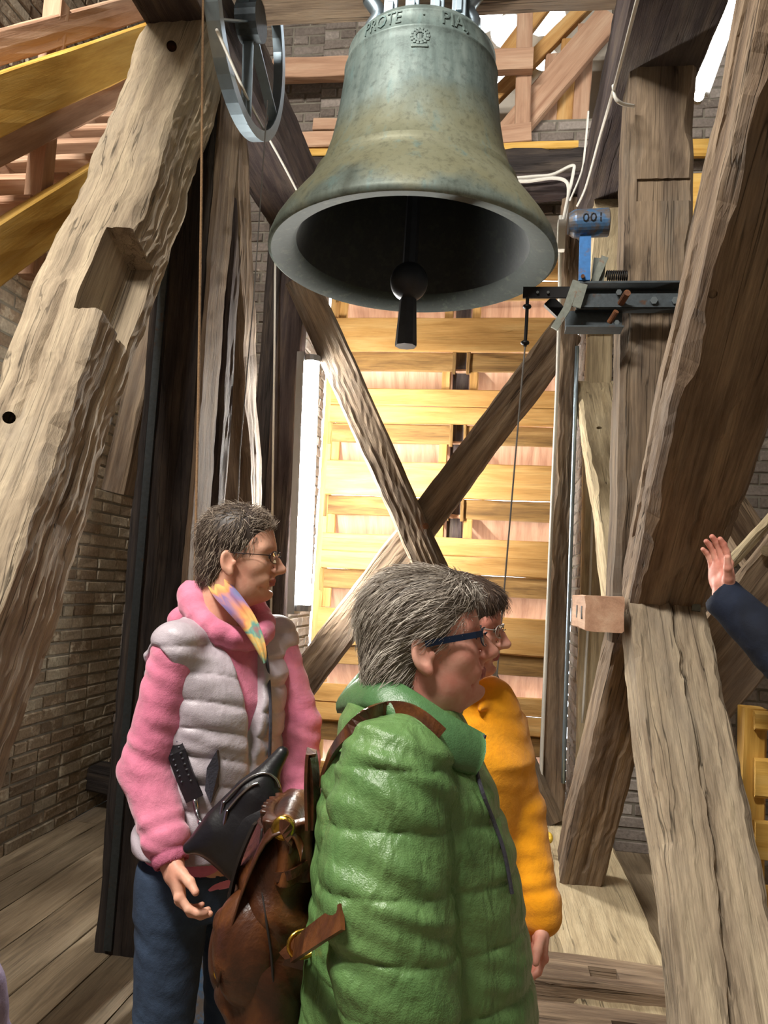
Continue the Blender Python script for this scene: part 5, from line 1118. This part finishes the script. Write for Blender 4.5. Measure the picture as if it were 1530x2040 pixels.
for a, b_, c in ((a_, b_, c_), (a2, b2, c2)): v.cone(a, b_, 0.08, 0.07, 0.02, 'add', dY); v.cone(b_, b_+(c-b_)*0.9, 0.07, 0.055, 0.02, 'add', dY)
np_mesh('jacket', *v.mesh(), LIL, E_, M); np_mesh('hair', *hair_cap('dark'), HAIR3, E_, Mh); legs(Ht, JEAND, SHOE, E_, M); eyes_brows(E_, Mh, BROW)
# ------------------------------------------------------------------ black sling bag on the woman in pink
BLK = plain('black_leather', '#17161a', 0.38, 0, 0.2, 40, 0.15); BRASS = plain('brass', '#c7a045', 0.25, 1.0, 0.1, 20, 0); CHROME = plain('chrome', '#b8bcc0', 0.2, 1.0, 0.05, 20, 0)
PM = WM[A.name]
bagc = P(474, 1612, 1.62)
bag = thing('sling_bag', 'black leather sling bag with two zips worn across the grey vest', 'bag', bagc)
ex = (P(555, 1500, 1.63)-P(395, 1660, 1.60)).normalized(); ey = (CAM-bagc).normalized(); ey = (ey-ex*ey.dot(ex)).normalized(); ez = ex.cross(ey)
Mb = Matrix.Translation(bagc) @ Matrix((ex, ey, ez)).transposed().to_4x4()      # x along the upper edge, y towards the viewer
sgn = 1 if ez.z > 0 else -1
v = Vol((-0.16, -0.06, -0.17), (0.16, 0.07, 0.17), 0.0035)
v.ell((-0.01, 0, -0.02*sgn), (0.105, 0.034, 0.060), 0.02); v.ell((-0.015, 0.0, -0.075*sgn), (0.095, 0.036, 0.078), 0.03); v.cone((0.05, 0.0, 0.0), (0.145, -0.005, 0.018*sgn), 0.034, 0.014, 0.03); v.cone((-0.06, 0.0, 0.0), (-0.125, 0.0, 0.015*sgn), 0.03, 0.014, 0.03)
np_mesh('pouch', *v.mesh(), BLK, bag, Mb)
v = Vol((-0.16, -0.06, -0.17), (0.16, 0.09, 0.17), 0.0035); v.ell((0.0, 0.014, -0.055*sgn), (0.078, 0.030, 0.055), 0.02); np_mesh('front_pocket', *v.mesh(), BLK, bag, Mb)
pouch = [o for o in bag.children]
for pts in ([(445, 1598), (470, 1572), (500, 1548), (530, 1540), (550, 1552), (558, 1570)], [(452, 1615), (475, 1588), (500, 1566), (515, 1560)]):
    MB().tube(smoothpath(snap(pouch, pts, 0.002, 12), 5), 0.003, 6).build('zip', CHROME, bag, True)
    a = snap(pouch, pts[:1], 0.004, 12)[0]; MB().tube([a, a+Vector((-0.004, 0, -0.03))], 0.004, 6).build('zip_pull', CHROME, bag)
ls = snap([vest], [(338, 1452), (352, 1500), (368, 1545), (388, 1592)], 0.006, 14)
sp = MB().strip(ls, Vector((1, 0, 0.25)), 0.042, 0.006).build('strap', BLK, bag)
for k in range(9):
    for s_ in (-0.3, 0.3):
        u = 0.1+k*0.08; i = min(int(u*3), 2); p = ls[i].lerp(ls[i+1], u*3-i); MB().lathe([(1e-4, -0.002), (0.0028, -0.001), (0.0028, 0.001), (1e-4, 0.002)], 6, Matrix.Translation(p+Vector((s_*0.035, -0.004, s_*0.008)))).build('stud', CHROME, sp)
MB().tube(smoothpath([ls[-1], ls[-1]+Vector((0.012, -0.008, -0.03)), P(400, 1640, 1.61)], 4), 0.006, 8).build('strap_ring', CHROME, bag, True)
# ------------------------------------------------------------------ brown leather backpack on the back of the green jacket
m, t, b = nt('brown_leather'); vv = objcoord(t, False); n1 = noi(t, vv, 7, 5, 0.6, 0.8); n2 = noi(t, vv, 120, 3)
t.links.new(ramp(t, n1, [(0.3, '#22120c'), (0.5, '#432414'), (0.7, '#6b3f1e')]), b.inputs['Base Color']); b.inputs['Roughness'].default_value = 0.34; b.inputs['Specular IOR Level'].default_value = 0.5
bump(t, b, math_(t, 'ADD', math_(t, 'MULTIPLY', n1, 1.5), math_(t, 'MULTIPLY', n2, 0.15)), 0.25, 0.02); LEA = m
LEAD = plain('dark_lining', '#1c120d', 0.7, 0, 0.3, 20, 0.1); EDGE = plain('leather_edge', '#8a6848', 0.5, 0, 0.2, 40, 0.1)
Yp = 1.47; pc0 = P(565, 1790, Yp)
bp = thing('backpack', 'worn brown leather backpack with brass buckles on the back of the green jacket', 'backpack', (pc0.x, pc0.y, P(560, 2015, Yp).z))
Mp = Matrix.Translation(pc0) @ Matrix.Rotation(math.radians(8), 4, 'Z')
def Lp(px, py, Y=Yp): return np.array(Mp.inverted() @ P(px, py, Y))
wl3 = lambda X, Y, Z: 0.004*np.sin(X*45+Z*38+np.sin(Z*21)*2)+0.003*np.sin(Y*40+Z*60)
zt_, zb_ = Lp(575, 1600)[2], Lp(560, 2015)[2]
v = Vol((-0.22, -0.26, zb_-0.04), (0.16, 0.26, zt_+0.08), 0.0045)
v.loft([(zb_, Lp(545, 2000)[0], 0, 0.085, 0.14), (zb_+0.04, Lp(545, 1980)[0], 0, 0.100, 0.15), (zb_+0.16, Lp(545, 1860)[0], 0, 0.095, 0.148), (zb_+0.27, Lp(558, 1740)[0], 0, 0.078, 0.14), (zb_+0.35, Lp(578, 1660)[0], 0, 0.056, 0.125), (zt_-0.02, Lp(590, 1620)[0], 0, 0.038, 0.10)], 0.02, wl3)
np_mesh('main_bag', *v.mesh(), LEA, bp, Mp)
# gathered mouth
v = Vol((-0.16, -0.2, zt_-0.16), (0.16, 0.2, zt_+0.08), 0.004)
v.loft([(zt_-0.10, Lp(585, 1690)[0], -0.02, 0.058, 0.12), (zt_-0.04, Lp(588, 1640)[0], -0.02, 0.050, 0.115), (zt_+0.0, Lp(588, 1610)[0], -0.02, 0.056, 0.125)], 0.01, lambda X, Y, Z: 0.006*np.sin(np.arctan2(Y, X)*16))
v.ell((Lp(588, 1600)[0], -0.02, zt_+0.012), (0.04, 0.09, 0.03), 0.01, 'sub'); np_mesh('gathered_mouth', *v.mesh(), LEA, bp, Mp)
# top flap: a curved thick sheet
V = []; Fc = []; nu, nv_ = 12, 8; arc = [Lp(618, 1632), Lp(606, 1592), Lp(580, 1582), Lp(553, 1600), Lp(530, 1645), Lp(508, 1700), Lp(488, 1770), Lp(470, 1850)]
arc = [np.array(q) for q in smoothpath([Vector(q) for q in arc], 2)]
for th_ in (0, 0.005):
    for i, q in enumerate(arc):
        for j in range(nv_+1):
            yy = -0.135+0.27*j/nv_; e = abs(2*j/nv_-1); d = np.array((0, 0, -1)) if i < 4 else np.array((0.6, 0, -0.7)); V.append((q[0], yy-0.012, q[2]-0.025*e**2.2)+d*th_)
n_ = len(arc)*(nv_+1)
for i in range(len(arc)-1):
    for j in range(nv_): k = i*(nv_+1)+j; Fc.append((k, k+1, k+nv_+2, k+nv_+1)); Fc.append((n_+k, n_+k+nv_+1, n_+k+nv_+2, n_+k+1))
for i in range(len(arc)-1):
    for j in (0, nv_): k = i*(nv_+1)+j; Fc.append((k, k+nv_+1, n_+k+nv_+1, n_+k))
for j in range(nv_):
    for i in (0, len(arc)-1): k = i*(nv_+1)+j; Fc.append((k, k+1, n_+k+1, n_+k))
mesh_obj('flap', [Vector(q) for q in V], Fc, LEA, bp, Mp, True)
# pockets
v = Vol((-0.26, -0.30, -0.28), (0.12, 0.1, 0.14), 0.004); c_ = Lp(498, 1895, 1.36); v.ell(c_, (0.062, 0.055, 0.092), 0.02); v.ell(c_+np.array((0.0, 0.01, 0.03)), (0.058, 0.05, 0.075), 0.03)
np_mesh('side_pocket', *v.mesh(), LEA, bp, Mp)
v = Vol((-0.30, -0.2, -0.28), (0.0, 0.2, 0.14), 0.0045); c_ = Lp(468, 1880, 1.47); v.ell(c_, (0.045, 0.10, 0.085), 0.02); np_mesh('front_pocket', *v.mesh(), LEA, bp, Mp)
v = Vol((-0.30, -0.30, -0.2), (0.10, 0.2, 0.16), 0.0035)
v.cone(Lp(455, 1835, 1.36), Lp(520, 1862, 1.34), 0.026, 0.014, 0.01); v.ell(Lp(470, 1850, 1.37), (0.035, 0.04, 0.03), 0.015); np_mesh('pocket_flap', *v.mesh(), LEA, bp, Mp)
sk = [o for o in bp.children]
MB().tube(smoothpath(snap(sk, [(522, 1650), (518, 1700), (520, 1760), (530, 1830), (540, 1900), (545, 1970)], 0.001, 14), 5), 0.0022, 6).build('piping', LEAD, bp, True)
MB().strip(smoothpath(snap(sk, [(548, 1748), (580, 1742), (612, 1722)], 0.002, 14), 5), Vector((0, 0, 1)), 0.016, 0.004).build('band', LEA, bp)
# rolled toggle at the mouth
MB().lathe([(0.010, -0.008), (0.020, -0.008), (0.020, 0.008), (0.010, 0.008)], 18, Matrix.Translation(P(565, 1648, 1.335)) @ Matrix.Rotation(math.pi/2, 4, 'X')).build('eyelet', BRASS, bp, True)
MB().strip(smoothpath([P(545, 1660, 1.34), P(565, 1645, 1.325), P(578, 1670, 1.33), P(574, 1690, 1.34)], 4), Vector((0, 0, 1)), 0.022, 0.005).build('drawcord_tab', LEA, bp)
# carrying handle and shoulder straps
MB().strip(smoothpath([P(618, 1650, 1.36), P(616, 1560, 1.36), P(620, 1498, 1.36), P(628, 1560, 1.37), P(628, 1650, 1.37)], 5), Vector((0.2, 1, 0)), 0.03, 0.006).build('handle', LEA, bp)
gsurf = [jac, col_]
top = smoothpath([P(640, 1560, 1.36)]+snap(gsurf, [(662, 1500), (690, 1462), (730, 1425), (770, 1410), (810, 1412), (850, 1435), (880, 1462)], 0.006, 14), 4)
MB().strip(top, [Vector((0.5, -0.2, 0.8)) if False else (CAM-p).cross(Vector((1, 0, 0))) for p in top], 0.020, 0.007).build('shoulder_strap', LEA, bp)
sn_ = snap(gsurf, [(645, 1850), (682, 1826)], 0.006, 30)
low = [P(585, 1895, 1.31), P(610, 1875, min(1.29, sn_[0].y+0.03))]+sn_
MB().strip(low, [(CAM-p).cross(Vector((1, 0, 0))) for p in low], 0.034, 0.007).build('lower_strap', LEA, bp)
def ring(c, r, tr, axis, mat, name):
    R_ = frame(axis); MB().tube([Vector(c)+R_.col[1]*r*math.cos(a)+R_.col[2]*r*1.25*math.sin(a) for a in np.linspace(0, 2*math.pi, 25)], tr, 8, False).build(name, mat, bp, True)
ring(P(604, 1880, 1.295), 0.020, 0.004, Vector((0.6, -1, 0.2)), BRASS, 'buckle'); ring(P(446, 1938, 1.38), 0.012, 0.0035, Vector((0.3, -1, 0)), BRASS, 'buckle')
tabp = [P(572, 1882, 1.32), P(588, 1905, 1.315), P(583, 1925, 1.32)]
MB().strip(tabp, Vector((1, 0, 0.3)), 0.035, 0.006).build('strap_tab', LEA, bp); MB().lathe([(1e-4, -0.003), (0.006, -0.002), (0.006, 0.002), (1e-4, 0.003)], 12, Matrix.Translation(P(585, 1905, 1.305)) @ Matrix.Rotation(math.pi/2, 4, 'X')).build('rivet', BRASS, bp, True)
MB().strip([P(446, 1945, 1.38), P(455, 1975, 1.37), P(463, 2000, 1.37)], Vector((1, 0, 0.2)), 0.018, 0.005).build('pocket_strap', LEA, bp)
MB().strip(smoothpath([P(508, 1640, 1.36), P(480, 1705, 1.36), P(462, 1770, 1.37), P(448, 1860, 1.38)], 4), Vector((0, 1, 0)), 0.022, 0.005).build('flap_strap', LEAD, bp)
# ------------------------------------------------------------------ small things on the floor
mo = thing('motor', 'small blue motor with black and white cooling ribs on the floor behind the jeans', 'motor', P(455, 1790, 3.0)-Vector((0, 0, 0)))
c_ = P(455, 1770, 2.9); MB().box((c_.x, 2.9, c_.z/2-0.02), (0.16, 0.2, max(0.1, c_.z-0.04)), None, 0.01).build('base', HBLUE, mo)
for k in range(7): MB().box((c_.x, 2.9, c_.z-0.02+k*0.022), (0.13, 0.18, 0.009), None, 0.002).build('cooling_rib', WHITEC if k % 1 == 0 else BLACKM, mo)
MB().box((c_.x, 2.9, c_.z+0.05), (0.115, 0.16, 0.15), None, 0.01).build('casing', BLACKM, mo)
c_ = P(325, 1856, 2.95); o = MB().box((c_.x, 2.95, c_.z), (0.14, 0.16, 0.006), None, 0.002).box((c_.x, 3.0, c_.z/2), (0.10, 0.08, c_.z-0.006), None, 0.004).build('metal_plate', GALV); tag(o, 'small pale metal plate on a dark block beside the black king post', 'plate')
yc_ = P(1084, 1668, 4.3); o = MB().tube([yc_+Vector((0.035*math.cos(a), 0.03*math.sin(a), 0.012*math.sin(2*a))) for a in np.linspace(0, 4*math.pi, 40)], 0.012, 8).build('strap_coil', plain('yellow_webbing', '#d8b030', 0.7, 0, 0.1, 30, 0.1), None, True); tag(o, 'small coil of yellow webbing on the sill behind the yellow sleeve', 'strap')
